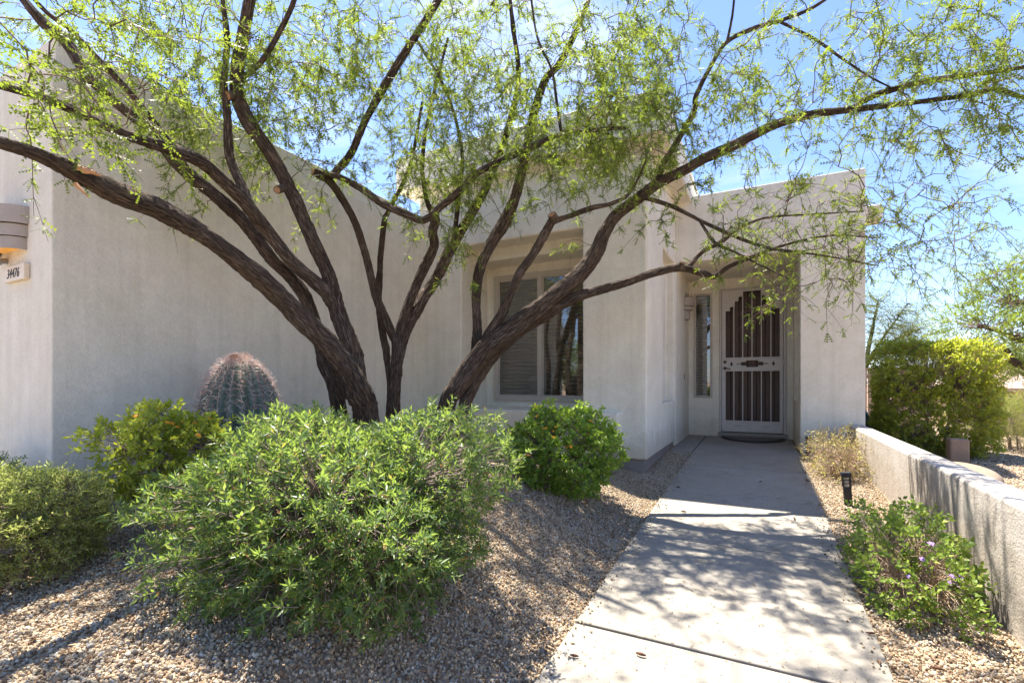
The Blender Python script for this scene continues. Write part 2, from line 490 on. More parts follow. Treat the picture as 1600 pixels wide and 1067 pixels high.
def glassmat():
    m, t, p, o = newmat('window_glass')
    tr = t.nodes.new('ShaderNodeBsdfTransparent'); tr.inputs['Color'].default_value = (0.86, 0.86, 0.84, 1)
    gl = t.nodes.new('ShaderNodeBsdfGlossy'); gl.inputs['Roughness'].default_value = 0.015
    gl.inputs['Color'].default_value = (0.9, 0.92, 0.95, 1)
    fr = t.nodes.new('ShaderNodeFresnel'); fr.inputs['IOR'].default_value = 1.7
    ad = t.nodes.new('ShaderNodeMath'); ad.operation = 'MULTIPLY_ADD'
    ad.inputs[1].default_value = 1.25; ad.inputs[2].default_value = 0.02; ad.use_clamp = True
    t.links.new(fr.outputs['Fac'], ad.inputs[0])
    ms = t.nodes.new('ShaderNodeMixShader')
    t.links.new(ad.outputs[0], ms.inputs['Fac'])
    t.links.new(tr.outputs['BSDF'], ms.inputs[1]); t.links.new(gl.outputs['BSDF'], ms.inputs[2])
    t.links.new(ms.outputs['Shader'], o.inputs['Surface'])
    return m
M['glass'] = glassmat()

def lampglow():
    m, t, p, o = newmat('amber_lens')
    p.inputs['Base Color'].default_value = (0.8, 0.4, 0.05, 1)
    p.inputs['Emission Color'].default_value = (1.0, 0.42, 0.04, 1)
    p.inputs['Emission Strength'].default_value = 0.06
    p.inputs['Roughness'].default_value = 0.3
    return m
M['amber'] = lampglow()

def tilemat():
    m, t, p, o = newmat('roof_tile')
    v = objco(t)
    w = t.nodes.new('ShaderNodeTexWave'); w.inputs['Scale'].default_value = 1.6; w.bands_direction = 'X'
    t.links.new(v, w.inputs['Vector'])
    n = noise(t, v, 2.5, 5)
    r = ramp(t, n.outputs['Fac'], [(0.3, (0.30, 0.20, 0.15)), (0.7, (0.46, 0.34, 0.27))])
    t.links.new(r.outputs['Color'], p.inputs['Base Color'])
    p.inputs['Roughness'].default_value = 0.9
    bump(t, p, w.outputs['Fac'], 0.8, 0.06)
    return m
M['tile'] = tilemat()

# ------------------------------------------------------------------ ground
PXL, PXR = -0.763, 0.457                     # path edges
ZY = np.array([-60, 0.0, 1.7, 5.0, 7.1, 8.5, 12.0])
ZZ = np.array([0.0, 0.0, 0.07, 0.245, 0.318, 0.325, 0.33])
def zpath(Y): return np.interp(Y, ZY, ZZ)
def smooth(t):
    t = np.clip(t, 0, 1); return t * t * (3 - 2 * t)
def lumps(X, Y):
    return 0.010 * np.sin(3.1 * X + 1.7 * Y) + 0.008 * np.sin(5.3 * Y - 2.2 * X + 1) + 0.006 * np.sin(9.1 * X + 7.3 * Y)
def zground(X, Y):
    X = np.asarray(X, float); Y = np.asarray(Y, float)
    z = zpath(Y) - 0.03
    rise = smooth((-0.80 - X) / 0.85)
    fade = 1 - 0.8 * smooth((Y - 3.6) / 1.3)
    z = z + 0.30 * rise * fade * smooth((Y + 4) / 4)
    away = np.clip(np.minimum(np.abs(X - PXL), np.abs(X - PXR)) / 0.4, 0, 1) * ((X < PXL) | (X > PXR))
    z = z + lumps(X, Y) * away
    drop = np.maximum(Y - 11, 0) * smooth((X + 2) / 3)
    z = z - 3.2 * (1 - np.exp(-drop / 26.0))
    under = (X > PXL + 0.03) & (X < PXR - 0.03) & (Y > -4) & (Y < 8.6)
    return np.where(under, z - 0.06, z)

gx = np.unique(np.concatenate([np.linspace(-5, 4.5, 130), [PXL + 0.02, PXL + 0.04, PXR - 0.04, PXR - 0.02], np.geomspace(4.7, 900, 34), -np.geomspace(5.2, 900, 34)]))
gy = np.unique(np.concatenate([np.linspace(-2, 12, 150), np.geomspace(12.3, 900, 44), -np.geomspace(2.2, 900, 34)]))
GX, GY = np.meshgrid(gx, gy, indexing='ij')
gv = np.stack([GX, GY, zground(GX, GY)], -1).reshape(-1, 3)
ni, nj = len(gx), len(gy)
ii, jj = np.meshgrid(np.arange(ni - 1), np.arange(nj - 1), indexing='ij')
q = (ii * nj + jj).ravel()
gf = np.stack([q, q + nj, q + nj + 1, q + 1], -1)
ground = link('ground', mesh_np('ground', gv, gf, 4, smooth=True), M['soil'])
tag(ground, 'tan crushed granite ground around the path and beds', 'ground', kind='structure')

# ------------------------------------------------------------------ path of concrete slabs
path = empty('path', (0, 0, 0))
tag(path, 'pale concrete slab path leading to the front door', 'path', kind='structure')
joints = [-2.8, -1.58, -0.35, 0.88, 2.11, 3.34, 4.50, 5.72, 6.90, 8.497]
def slab(x0, x1, y0, y1, dz=0.0):
    g = 0.007
    m = MB()
    x0 += g; x1 -= g; y0 += g; y1 -= g
    p = []
    for z in (-0.11, 0.0):
        for y in (y0, y1):
            for x in (x0, x1):
                p.append((x, y, float(zpath(y)) + z + dz))
    m.poly(p, [(0, 2, 3, 1), (4, 5, 7, 6), (0, 1, 5, 4), (2, 6, 7, 3), (0, 4, 6, 2), (1, 3, 7, 5)])
    return m.build('slab', M['concrete'], path, bevel=0.008, seg=2)
for a, b in zip(joints[:-1], joints[1:]):
    slab(PXL, PXR, a, b, random.uniform(-0.003, 0.003))
slab(-1.045, PXL, 6.58, 8.497)

m_ = MB(); m_.box(-10.5, -4.6, -9.0, 1.33, 0.05, 0.36)
tag(m_.build('driveway', M['concrete'], None, bevel=0.01), 'pale concrete driveway before the garage, outside the picture', 'driveway', kind='structure')
# ------------------------------------------------------------------ house
house = empty('stucco_house', (-2.5, 6, 0))
tag(house, 'greige stucco desert house with stepped parapets and recessed entry', 'house')
XG, YG, YT, XT, YE, YD = -4.01, 1.365, 5.16, -1.05, 7.09, 8.5

# garage block: wall, then a parapet band set back a little
g_me = blocks([-11, -10.98, XG - 0.022, XG], [YG, YG + 0.022, 9.0], [0.33, 3.27, 3.43],
              lambda x, y, z: True if z < 3.27 else (x < XG - 0.022 and y > YG + 0.022))
g = link('garage_wall', g_me, M['stucco'], house); add_bevel(g, 0.035, 4)
MB().box(-10.95, XG - 0.025, YG + 0.025, 8.9, -0.3, 0.33).build('foundation', M['foundation'], house)

# tower block with the stepped window recess, the ledge, the side niche and the cornice
CX0, CX1, CY0 = -4.29, -0.83, 4.94
RX0, RX1 = -3.39, -1.765
WX0, WX1, WZ0, WZ1 = -3.254, -1.88, 0.965, 2.645
def tower(x, y, z):
    if z > 3.72: return True
    if y < YT:
        return z < 0.87 and -3.42 < x < -1.33 and y > 5.04
    if x > XT or x < -4.07 or y > 9.0: return False
    if RX0 < x < RX1 and 0.87 < z:
        if y < 5.45 and z < 2.94: return False
        if y < 5.83 and z < 2.787: return False
    if WX0 < x < WX1 and WZ0 < z < WZ1 and 5.8 < y < 6.9: return False
    if x > -1.17 and 6.13 < y < 7.03 and 0.94 < z < 2.87: return False
    return True
t_me = blocks([CX0, -4.07, -3.42, RX0, WX0, WX1, RX1, -1.33, -1.17, XT, CX1],
              [CY0, 5.04, YT, 5.45, 5.83, 6.13, 6.9, 7.03, 9.0, 9.2],
              [0.369, 0.87, 0.94, WZ0, WZ1, 2.787, 2.87, 2.94, 3.72, 4.16], tower)
tw = link('tower_wall', t_me, M['stucco'], house); add_bevel(tw, 0.03, 4)
fm = MB()
fm.box(-4.03, XT - 0.03, YT + 0.03, 8.9, -0.2, 0.371)
fm.box(-3.39, -1.36, 5.07, YT + 0.05, -0.2, 0.372)
fm.build('foundation', M['foundation'], house, bevel=0.01)

# entry block
DX0, DX1, DZ0, DZ1 = on_y(1124.7, YD) , on_y(1228.2, YD), 0.388, 2.71
SX0, SX1, SZ0, SZ1 = on_y(1085, YD), on_y(1112, YD), 0.95, 2.655
PX = 0.475
def entry(x, y, z):
    if y < YD and -1.04 < x < PX and z < 2.88: return False
    if y < YD + 0.35 and DX0 < x < DX1 and DZ0 < z < DZ1: return False
    if y < YD + 0.6 and SX0 < x < SX1 and SZ0 < z < SZ1: return False
    if PX < x < PX + 0.10 and 7.42 < y < 8.25 and 0.94 < z < 2.62: return False
    return True
e_me = blocks([-1.10, -1.04, SX0, SX1, DX0, DX1, PX, PX + 0.10, 1.15], [YE, 7.42, 8.25, YD, YD + 0.35, YD + 0.6, 12.5],
              [0.30, DZ0, 0.94, SZ0, 2.62, SZ1, DZ1, 2.88, 3.79], entry)
ew = link('entry_wall', e_me, M['stucco'], house); add_bevel(ew, 0.028, 4)
MB().box(PX + 0.03, 1.12, YE + 0.03, 12.3, -0.3, 0.302).build('foundation', M['foundation'], house, bevel=0.01)
MB().box(DX0 - 0.02, DX1 + 0.02, YD - 0.06, YD + 0.1, 0.30, DZ0 + 0.004).build('door_sill', M['concrete'], house, bevel=0.008)
# roof scupper sticking out of the right side wall
cn = MB(); cn.box(1.13, 1.46, 7.85, 8.15, 3.36, 3.56)
cn.build('roof_scupper', M['stucco'], house, bevel=0.02, seg=3)

# main window
YW = 5.83
wm = MB()
fw = 0.045
wm.box(WX0 - 0.02, WX0 + fw, YW - 0.03, YW + 0.05, WZ0 - 0.02, WZ1 + 0.02)
wm.box(WX1 - fw, WX1 + 0.02, YW - 0.03, YW + 0.05, WZ0 - 0.02, WZ1 + 0.02)
wm.box(WX0 + fw, WX1 - fw, YW - 0.028, YW + 0.05, WZ0 - 0.02, WZ0 + fw)
wm.box(WX0 + fw, WX1 - fw, YW - 0.028, YW + 0.05, WZ1 - fw, WZ1 + 0.02)
window = wm.build('window', M['frame'], house, bevel=0.005)
XM = -2.575
MB().box(XM - 0.03, XM + 0.03, YW - 0.035, YW + 0.045, WZ0 + fw, WZ1 - fw).build('mullion', M['frame'], window, bevel=0.005)
sm_ = MB()
for a, b in ((WX0 + fw, XM - 0.03), (XM + 0.03, WX1 - fw)):
    sm_.box(a, a + 0.018, YW - 0.012, YW + 0.02, WZ0 + fw, WZ1 - fw); sm_.box(b - 0.018, b, YW - 0.012, YW + 0.02, WZ0 + fw, WZ1 - fw)
    sm_.box(a + 0.018, b - 0.018, YW - 0.011, YW + 0.02, WZ0 + fw, WZ0 + fw + 0.018); sm_.box(a + 0.018, b - 0.018, YW - 0.011, YW + 0.02, WZ1 - fw - 0.018, WZ1 - fw)
sm_.build('sash', M['frame'], window)
for a, b in ((WX0 + fw, XM - 0.03), (XM + 0.03, WX1 - fw)):
    MB().box(a + 0.016, b - 0.016, YW + 0.002, YW + 0.006, WZ0 + fw + 0.016, WZ1 - fw - 0.016).build('pane', M['glass'], window)
nsl = 31
slat_me = None
for a, b in ((WX0 + 0.06, XM - 0.035), (XM + 0.035, WX1 - 0.06)):
    for k in range(nsl):
        z = WZ0 + 0.07 + k * (WZ1 - WZ0 - 0.14) / (nsl - 1)
        if slat_me is None:
            L2 = (b - a) / 2
            m_ = MB(); m_.poly([(-L2, -0.024, -0.012), (L2, -0.024, -0.012), (-L2, 0, 0.004), (L2, 0, 0.004), (-L2, 0.024, 0.014), (L2, 0.024, 0.014),
                                (-L2, -0.024, -0.015), (L2, -0.024, -0.015), (-L2, 0, 0.001), (L2, 0, 0.001), (-L2, 0.024, 0.011), (L2, 0.024, 0.011)],
                               [(0, 1, 3, 2), (2, 3, 5, 4), (6, 8, 9, 7), (8, 10, 11, 9), (0, 6, 7, 1), (4, 5, 11, 10)])
            o = m_.build('slat', M['slat'], window); slat_me = o.data
            so_scale = L2
        else:
            o = link('slat', slat_me, None, window)
        o.location = ((a + b) / 2, YW + 0.075, z)
        o.scale.x = ((b - a) / 2) / so_scale
        o.rotation_euler.x = R(random.uniform(-3, 3))
cords = MB()
for a, b in ((WX0 + 0.06, XM - 0.035), (XM + 0.035, WX1 - 0.06)):
    for f in (0.2, 0.8):
        x = a + (b - a) * f
        cords.box(x - 0.002, x + 0.002, YW + 0.045, YW + 0.049, WZ0 + 0.05, WZ1 - 0.05)
cords.build('blind_cord', M['slat'], window)

# sidelight window with blind
side = MB()
for a in (SX0 - 0.01, SX1 - 0.025): side.box(a, a + 0.035, YD - 0.012, YD + 0.06, SZ0 - 0.01, SZ1 + 0.01)
for a in (SZ0 - 0.01, SZ1 - 0.025): side.box(SX0 + 0.025, SX1 - 0.025, YD - 0.010, YD + 0.06, a, a + 0.035)
sidelight = side.build('sidelight_window', M['frame'], house, bevel=0.004)
MB().box(SX0 + 0.02, SX1 - 0.02, YD + 0.02, YD + 0.024, SZ0 + 0.02, SZ1 - 0.02).build('pane', M['glass'], sidelight)
sl2 = None
for k in range(36):
    z = SZ0 + 0.05 + k * (SZ1 - SZ0 - 0.1) / 35
    if sl2 is None:
        L2 = (SX1 - SX0) / 2 - 0.03
        m_ = MB(); m_.poly([(-L2, -0.02, -0.011), (L2, -0.02, -0.011), (-L2, 0.02, 0.011), (L2, 0.02, 0.011), (-L2, -0.02, -0.014), (L2, -0.02, -0.014), (-L2, 0.02, 0.008), (L2, 0.02, 0.008)],
                           [(0, 1, 3, 2), (4, 6, 7, 5), (0, 4, 5, 1), (2, 3, 7, 6), (0, 2, 6, 4), (1, 5, 7, 3)])
        o = m_.build('slat', M['slat'], sidelight); sl2 = o.data
    else: o = link('slat', sl2, None, sidelight)
    o.location = ((SX0 + SX1) / 2, YD + 0.075, z)

# wooden front door of vertical planks, behind the security door
fd = MB(); fd.box(DX0 + 0.03, DX1 - 0.03, YD + 0.16, YD + 0.19, DZ0 + 0.01, DZ1 - 0.03)
fdo = fd.build('front_door', M['wood'], house)
npl = 7
for k in range(npl):
    w_ = (DX1 - DX0 - 0.06) / npl
    a = DX0 + 0.03 + k * w_
    MB().box(a + 0.004, a + w_ - 0.004, YD + 0.125, YD + 0.158, DZ0 + 0.014, DZ1 - 0.035).build('plank', M['wood'], fdo, bevel=0.006)

# security door: steel frame, stepped panel, bars, middle rail with cut-outs
LX = lambda px: float(on_y(px, YD - 0.02))
lx0, lx1 = LX(1128), LX(1223.5)
sx = [LX(p) for p in (1134.0, 1140.8, 1148.0, 1154.0, 1160.5, 1189.8, 1196.3, 1203.3, 1210.0, 1218.3)]
zt = [2.345, 2.41, 2.495, 2.565, 2.645]
lz0, lz1 = 0.405, 2.685
cxm = (sx[0] + sx[-1]) / 2
hx = [cxm + v for v in (-0.225, -0.155, -0.085, 0.085, 0.155, 0.225)]
hz = [1.440, 1.465, 1.487, 1.497, 1.52, 1.545]
def leaf_fill(x, y, z):
    if sx[0] < x < sx[-1]:
        if 0.585 < z < 1.385: return False
        if 1.575 < z:
            i = 0
            if sx[4] < x < sx[5]: top = zt[4]
            elif sx[3] < x < sx[6]: top = zt[3]
            elif sx[2] < x < sx[7]: top = zt[2]
            elif sx[1] < x < sx[8]: top = zt[1]
            else: top = zt[0]
            return z > top
        if 1.385 < z < 1.575:
            if hx[2] < x < hx[3] and hz[0] < z < hz[5]: return False
            if hx[1] < x < hx[4] and hz[1] < z < hz[4]: return False
            if hx[0] < x < hx[5] and hz[2] < z < hz[3]: return False
    return True
l_me = blocks([lx0, lx1] + sx + hx, [YD - 0.035, YD - 0.005], [lz0, 0.585, 1.385, 1.575, lz1] + zt + hz, leaf_fill)
sec = link('security_door', l_me, M['doorframe'], house); add_bevel(sec, 0.003, 1)
of = MB()
of.box(DX0 + 0.002, lx0 - 0.006, YD - 0.03, YD + 0.05, DZ0 + 0.006, DZ1 - 0.002)
of.box(lx1 + 0.006, DX1 - 0.002, YD - 0.03, YD + 0.05, DZ0 + 0.006, DZ1 - 0.002)
of.box(lx0 - 0.006, lx1 + 0.006, YD - 0.028, YD + 0.05, lz1 + 0.005, DZ1 - 0.002)
of.build('jamb', M['doorframe'], sec, bevel=0.004)
for px in (1146.7, 1160.5, 1175.0, 1189.6, 1204.5):
    x = LX(px)
    ztop = 2.46 if px < 1150 or px > 1200 else 2.665
    MB().box(x - 0.007, x + 0.007, YD - 0.033, YD - 0.012, 1.56, ztop).build('bar', M['doorframe'], sec)
    MB().box(x - 0.007, x + 0.007, YD - 0.033, YD - 0.012, 0.57, 1.40).build('bar', M['doorframe'], sec)
for za, zb in ((1.575, 1.595), (1.375, 1.392), (0.555, 0.58)):
    MB().box(sx[0] - 0.004, sx[-1] + 0.004, YD - 0.044, YD - 0.034, za, zb).build('rail_moulding', M['doorframe'], sec)
for cxx in (sx[0] + 0.085, sx[-1] - 0.085):
    MB().prism([(cxx, 1.53), (cxx + 0.022, 1.49), (cxx, 1.45), (cxx - 0.022, 1.49)], YD - 0.039, YD - 0.034).build('diamond_cutout', M['black'], sec)
for cxx in (sx[0] + 0.16, sx[-1] - 0.18):
    MB().prism([(cxx - 0.05, 0.515), (cxx, 0.492), (cxx + 0.05, 0.515), (cxx + 0.05, 0.511), (cxx, 0.487), (cxx - 0.05, 0.511)], YD - 0.038, YD - 0.034).build('chevron_mark', M['black'], sec)
lock = MB(); lock.tube((lx0 + 0.045, YD - 0.036, 1.525), (lx0 + 0.045, YD - 0.065, 1.525), 0.026, 0.022, 14); lock.build('deadbolt', M['bronze'], sec)
hd = MB(); hd.tube((lx0 + 0.045, YD - 0.036, 1.425), (lx0 + 0.045, YD - 0.055, 1.425), 0.026, 0.024, 14)
hd.tube((lx0 + 0.045, YD - 0.055, 1.425), (lx0 + 0.045, YD - 0.085, 1.425), 0.009, 0.009, 10); hd.tube((lx0 + 0.042, YD - 0.08, 1.426), (lx0 + 0.13, YD - 0.08, 1.408), 0.009, 0.006, 10)
hd.build('lever_handle', M['bronze'], sec)
for z in (0.75, 1.5, 2.35):
    h_ = MB(); h_.tube((lx1 + 0.004, YD - 0.042, z - 0.05), (lx1 + 0.004, YD - 0.042, z + 0.05), 0.01, 0.01, 8); h_.build('hinge', M['doorframe'], sec)

# ------------------------------------------------------------------ garden wall
gw_me = blocks([0.97, 1.135], [-2.0, 2.08, YE + 0.05], [-0.3, 0.685], lambda x, y, z: True)
gw = MB()
Ys = [-2.0, 0, 1.0, 2.02]
gw.box(0.97, 1.135, 2.07, YE + 0.04, -0.3, 0.685)
gwo = gw.build('garden_wall', M['low_wall'], None, bevel=0.022, seg=3)
tag(gwo, 'low grey stucco garden wall with twig shadows right of the path', 'wall')
gw2 = MB(); gw2.box(1.0, 1.165, -2.5, 2.064, -0.3, 0.665)
g2 = gw2.build('garden_wall', M['low_wall'], None, bevel=0.022, seg=3)
tag(g2, 'nearest length of low stucco wall cut by the right picture edge', 'wall')

# ------------------------------------------------------------------ things on the house
mat_ = empty('door_mat', (-0.08, 8.4, 0.33))
pts = [(-0.45 * math.cos(a) , -0.62 * math.sin(a)) for a in np.linspace(0, math.pi, 25)]
def mat_mesh(s, z0, z1):
    m_ = MB(); n = len(pts)
    p = [(-0.08 + x * s, 8.40 + y * s - (1 - s) * 0.25, z0) for x, y in pts] + [(-0.08 + x * s, 8.40 + y * s - (1 - s) * 0.25, z1) for x, y in pts]
    f = [tuple(range(n - 1, -1, -1)), tuple(range(n, 2 * n))] + [(i, (i + 1) % n, n + (i + 1) % n, n + i) for i in range(n)]
    return m_.poly(p, f)
mat_mesh(1.0, 0.327, 0.340).build('rubber_edge', M['mat'], mat_)
mat_mesh(0.86, 0.3402, 0.346).build('mat_pile', M['matc'], mat_)
tag(mat_, 'dark half-round door mat on the slab before the door', 'door mat')

# garage wall lamp, three tiers
lampx, lampy = -4.60, YG
lamp = empty('wall_lamp', (lampx, lampy, 2.2))
tag(lamp, 'three-tiered taupe wall lamp above the house number', 'lamp')
tiers = [(0.262, 2.255, 2.372), (0.243, 2.172, 2.250), (0.228, 2.088, 2.168)]
for r_, z0, z1 in tiers:
    m_ = MB(); m_.lathe([(r_ * 0.9, z0 + 0.004), (r_, z0), (r_, z1), (r_ * 0.96, z1 + 0.003), (0.0, z1 + 0.003)], (lampx, lampy, 0), 24, math.pi, 2 * math.pi)
    for k in range(len(m_.v)):
        x, y, z = m_.v[k]; m_.v[k] = (x, lampy - (lampy - y) * 0.62, z)
    o = m_.build('shade_tier', M['ceramic'], lamp, smooth=False)
    so = o.modifiers.new('thick', 'SOLIDIFY'); so.thickness = 0.008
m_ = MB(); m_.lathe([(0.0, 2.112), (0.17, 2.112), (0.19, 2.125)], (lampx, lampy, 0), 20, math.pi, 2 * math.pi)
for k in range(len(m_.v)):
    x, y, z = m_.v[k]; m_.v[k] = (x, lampy - (lampy - y) * 0.62, z)
m_.build('amber_lens', M['amber'], lamp)
m_ = MB(); m_.tube((-4.70, lampy - 0.005, 2.05), (-4.70, lampy - 0.10, 2.03), 0.02, 0.02, 10); m_.tube((-4.70, lampy - 0.06, 2.05), (-4.66, lampy - 0.15, 1.99), 0.045, 0.03, 14)
m_.build('motion_sensor', M['steel'], lamp, smooth=False)

# house number plaque
plq = empty('house_number_plaque', (-4.49, YG, 1.94))
tag(plq, 'cream tile plaque with dark number 34476 on the garage', 'plaque')
MB().box(-4.66, -4.325, YG - 0.032, YG - 0.001, 1.888, 1.994).build('tile', M['plaque'], plq, bevel=0.004)
tcv = bpy.data.curves.new('digits', 'FONT')
tcv.body = '34476'; tcv.size = 0.088; tcv.shear = 0.26; tcv.offset = 0.0; tcv.extrude = 0.001; tcv.align_x = 'CENTER'; tcv.space_character = 1.0
tob = bpy.data.objects.new('digits_tmp', tcv); col.objects.link(tob)
bpy.context.view_layer.update()
tme = bpy.data.meshes.new_from_object(tob.evaluated_get(bpy.context.evaluated_depsgraph_get()))
bpy.data.objects.remove(tob)
tme.transform(Matrix.Translation((-4.50, YG - 0.0335, 1.909)) @ Matrix.Rotation(R(90), 4, 'X') @ Matrix.Diagonal((0.93, 1.0, 1.0, 1.0)))
tme.materials.clear()
link('digits', tme, M['ink'], plq)

# pocket sconce by the door with a dried plant
scx, scy = XT, 8.05
sc = empty('wall_planter', (scx, scy, 2.2))
tag(sc, 'stepped ceramic wall pocket left of the front door', 'planter')
for r_, z0, z1 in ((0.155, 2.40, 2.53), (0.13, 2.335, 2.397), (0.085, 2.19, 2.332)):
    m_ = MB(); m_.lathe([(r_ * 0.85, z0), (r_, z0 + 0.008), (r_, z1 - 0.008), (r_ * 0.96, z1), (r_ * 0.8, z1)], (scx, scy, 0), 16, -math.pi / 2, math.pi / 2)
    o = m_.build('pocket_tier', M['ceramic'], sc, smooth=False)
    so = o.modifiers.new('thick', 'SOLIDIFY'); so.thickness = 0.01
m_ = MB()
for k in range(22):
    a = random.uniform(-1.4, 1.4); rr = random.uniform(0.02, 0.11)
    p0 = (scx + rr * math.cos(a) + 0.01, scy + rr * math.sin(a), 2.50)
    m_.tube(p0, (p0[0] + random.uniform(-0.0, 0.04), p0[1] + random.uniform(-0.04, 0.04), 2.53 + random.uniform(0.02, 0.10)), 0.004, 0.002, 4)
m_.build('dried_plant', M['grey_twig'], sc)

# small hose bib / bell on the side wall
bell = MB(); bell.box(XT - 0.002, XT + 0.015, 7.93, 7.97, 1.25, 1.33)
bo = bell.build('door_bell', M['black'], house, bevel=0.003)

# path lights
def path_light(x, y, label, tilt=0.0):
    z0 = float(zground(x, y))
    e = empty('path_light', (x, y, z0))
    tag(e, label, 'path light', 'path lights beside the path')
    s = 0.034
    MB().box(x - s * 0.8, x + s * 0.8, y - s * 0.8, y + s * 0.8, z0 - 0.05, z0 + 0.155).build('post', M['black'], e, bevel=0.003)
    MB().box(x - s, x + s, y - s, y + s, z0 + 0.235, z0 + 0.275).build('cap', M['black'], e, bevel=0.004)
    m_ = MB()
    for a in (-1, 1):
        for b in (-1, 1):
            m_.box(x + a * s * 0.72 - 0.004, x + a * s * 0.72 + 0.004, y + b * s * 0.72 - 0.004, y + b * s * 0.72 + 0.004, z0 + 0.155, z0 + 0.236)
    for zz in (0.182, 0.209):
        m_.box(x - s * 0.8, x + s * 0.8, y - s * 0.8, y + s * 0.8, z0 + zz, z0 + zz + 0.004)
    m_.build('cage', M['black'], e)
    m_ = MB(); m_.tube((x, y, z0 + 0.156), (x, y, z0 + 0.234), 0.014, 0.014, 8); m_.build('lamp_tube', M['plaque'], e)
    if tilt: e.rotation_euler = (0, tilt, 0)
path_light(0.65, 4.70, 'black square path light on gravel in front of the dry plant', R(-4))
path_light(0.535, 6.72, 'black path light in the shade beside the entry pier')

# ------------------------------------------------------------------ limbs, twigs and leaves
def catmull(P, n=6):
    P = np.asarray(P, float)
    Q = np.vstack([2 * P[0] - P[1], P, 2 * P[-1] - P[-2]])
    out = []
    for i in range(1, len(Q) - 2):
        p0, p1, p2, p3 = Q[i - 1], Q[i], Q[i + 1], Q[i + 2]
        for t in np.linspace(0, 1, n, endpoint=False):
            out.append(0.5 * ((2 * p1) + (-p0 + p2) * t + (2 * p0 - 5 * p1 + 4 * p2 - p3) * t * t + (-p0 + 3 * p1 - 3 * p2 + p3) * t ** 3))
    out.append(P[-1])
    return np.array(out)

def tube_mesh(P, Rd, n=12, rough=0.0, cap=True, seed=0):
    """tapered tube along P with bark lumps; returns verts, quads, uv"""
    P = np.asarray(P, float); Rd = np.asarray(Rd, float)
    T = np.gradient(P, axis=0); T /= np.linalg.norm(T, axis=1)[:, None] + 1e-9
    up = np.array([0.3, 0.2, 0.93])
    N = np.zeros_like(P)
    v = up - T[0] * np.dot(up, T[0]); N[0] = v / np.linalg.norm(v)
    for i in range(1, len(P)):
        v = N[i - 1] - T[i] * np.dot(N[i - 1], T[i]); N[i] = v / (np.linalg.norm(v) + 1e-9)
    B = np.cross(T, N)
    a = np.linspace(0, 2 * np.pi, n, endpoint=False)
    s = np.concatenate([[0], np.cumsum(np.linalg.norm(np.diff(P, axis=0), axis=1))])
    rad = np.repeat(Rd[:, None], n, 1)
    if rough:
        r_ = np.random.default_rng(seed)
        for k in range(5):
            f, g, ph = r_.integers(2, 7), r_.uniform(2, 14), r_.uniform(0, 6.28)
            rad = rad * (1 + rough * 0.45 * np.sin(f * a[None, :] + g * s[:, None] * 0.35 + ph) * np.sin(g * s[:, None] + ph * 2))
        rad = rad * (1 + rough * 0.5 * r_.normal(0, 0.5, rad.shape))
        for k in range(max(1, int(s[-1] * 2.2))):
            s0_, a0_ = r_.uniform(0.0, s[-1]), r_.uniform(0, 6.28)
            da = np.abs((a[None, :] - a0_ + np.pi) % (2 * np.pi) - np.pi)
            rad = rad + Rd[:, None] * r_.uniform(0.15, 0.42) * np.exp(-((s[:, None] - s0_) / (Rd.max() * 0.9)) ** 2 - (da / 0.6) ** 2)
    V = P[:, None, :] + rad[:, :, None] * (np.cos(a)[None, :, None] * N[:, None, :] + np.sin(a)[None, :, None] * B[:, None, :])
    m = len(P)
    i, j = np.meshgrid(np.arange(m - 1), np.arange(n), indexing='ij')
    j2 = (j + 1) % n
    F = np.stack([i * n + j, i * n + j2, (i + 1) * n + j2, (i + 1) * n + j], -1).reshape(-1, 4)
    uv = np.stack([np.repeat((np.abs((a / (2 * np.pi)) * 2 - 1) * np.pi * max(0.012, float(Rd.max())))[None, :], m, 0), np.repeat(s[:, None], n, 1)], -1).reshape(-1, 2)
    V = V.reshape(-1, 3)
    if cap:
        c = len(V)
        V = np.vstack([V, P[-1] + T[-1] * Rd[-1] * 0.25])
        uv = np.vstack([uv, uv[-1]])
        jj = np.arange(n)
        F = np.vstack([F, np.stack([(m - 1) * n + jj, (m - 1) * n + (jj + 1) % n, np.full(n, c), np.full(n, c)], -1)])
    return V, F, uv

def quads_to_mesh(name, V, F, uv=None, rnd=None, smooth=True):
    """quads where some may be degenerate triangles (last two indices equal)"""
    F = np.asarray(F)
    deg = F[:, 2] == F[:, 3]
    tri = np.vstack([F[:, [0, 1, 2]], F[~deg][:, [0, 2, 3]]])
    if rnd is not None: rnd = np.concatenate([rnd, np.asarray(rnd)[~deg]])
    return mesh_np(name, V, tri, 3, rnd=rnd, uv=uv, smooth=smooth)

class Twigs:
    """many thin three-sided twigs in one mesh"""
    def __init__(s): s.V = []; s.F = []; s.n = 0
    def add(s, P, r0, r1, n=3):
        P = np.asarray(P); rd = np.linspace(r0, r1, len(P))
        V, F, _ = tube_mesh(P, rd, n, cap=False)
        s.V.append(V); s.F.append(F + s.n); s.n += len(V)
    def build(s, name, mat, parent):
        if not s.V: return None
        return link(name, quads_to_mesh(name, np.vstack(s.V), np.vstack(s.F)), mat, parent)

def unit(v): return v / (np.linalg.norm(v, axis=-1, keepdims=True) + 1e-9)

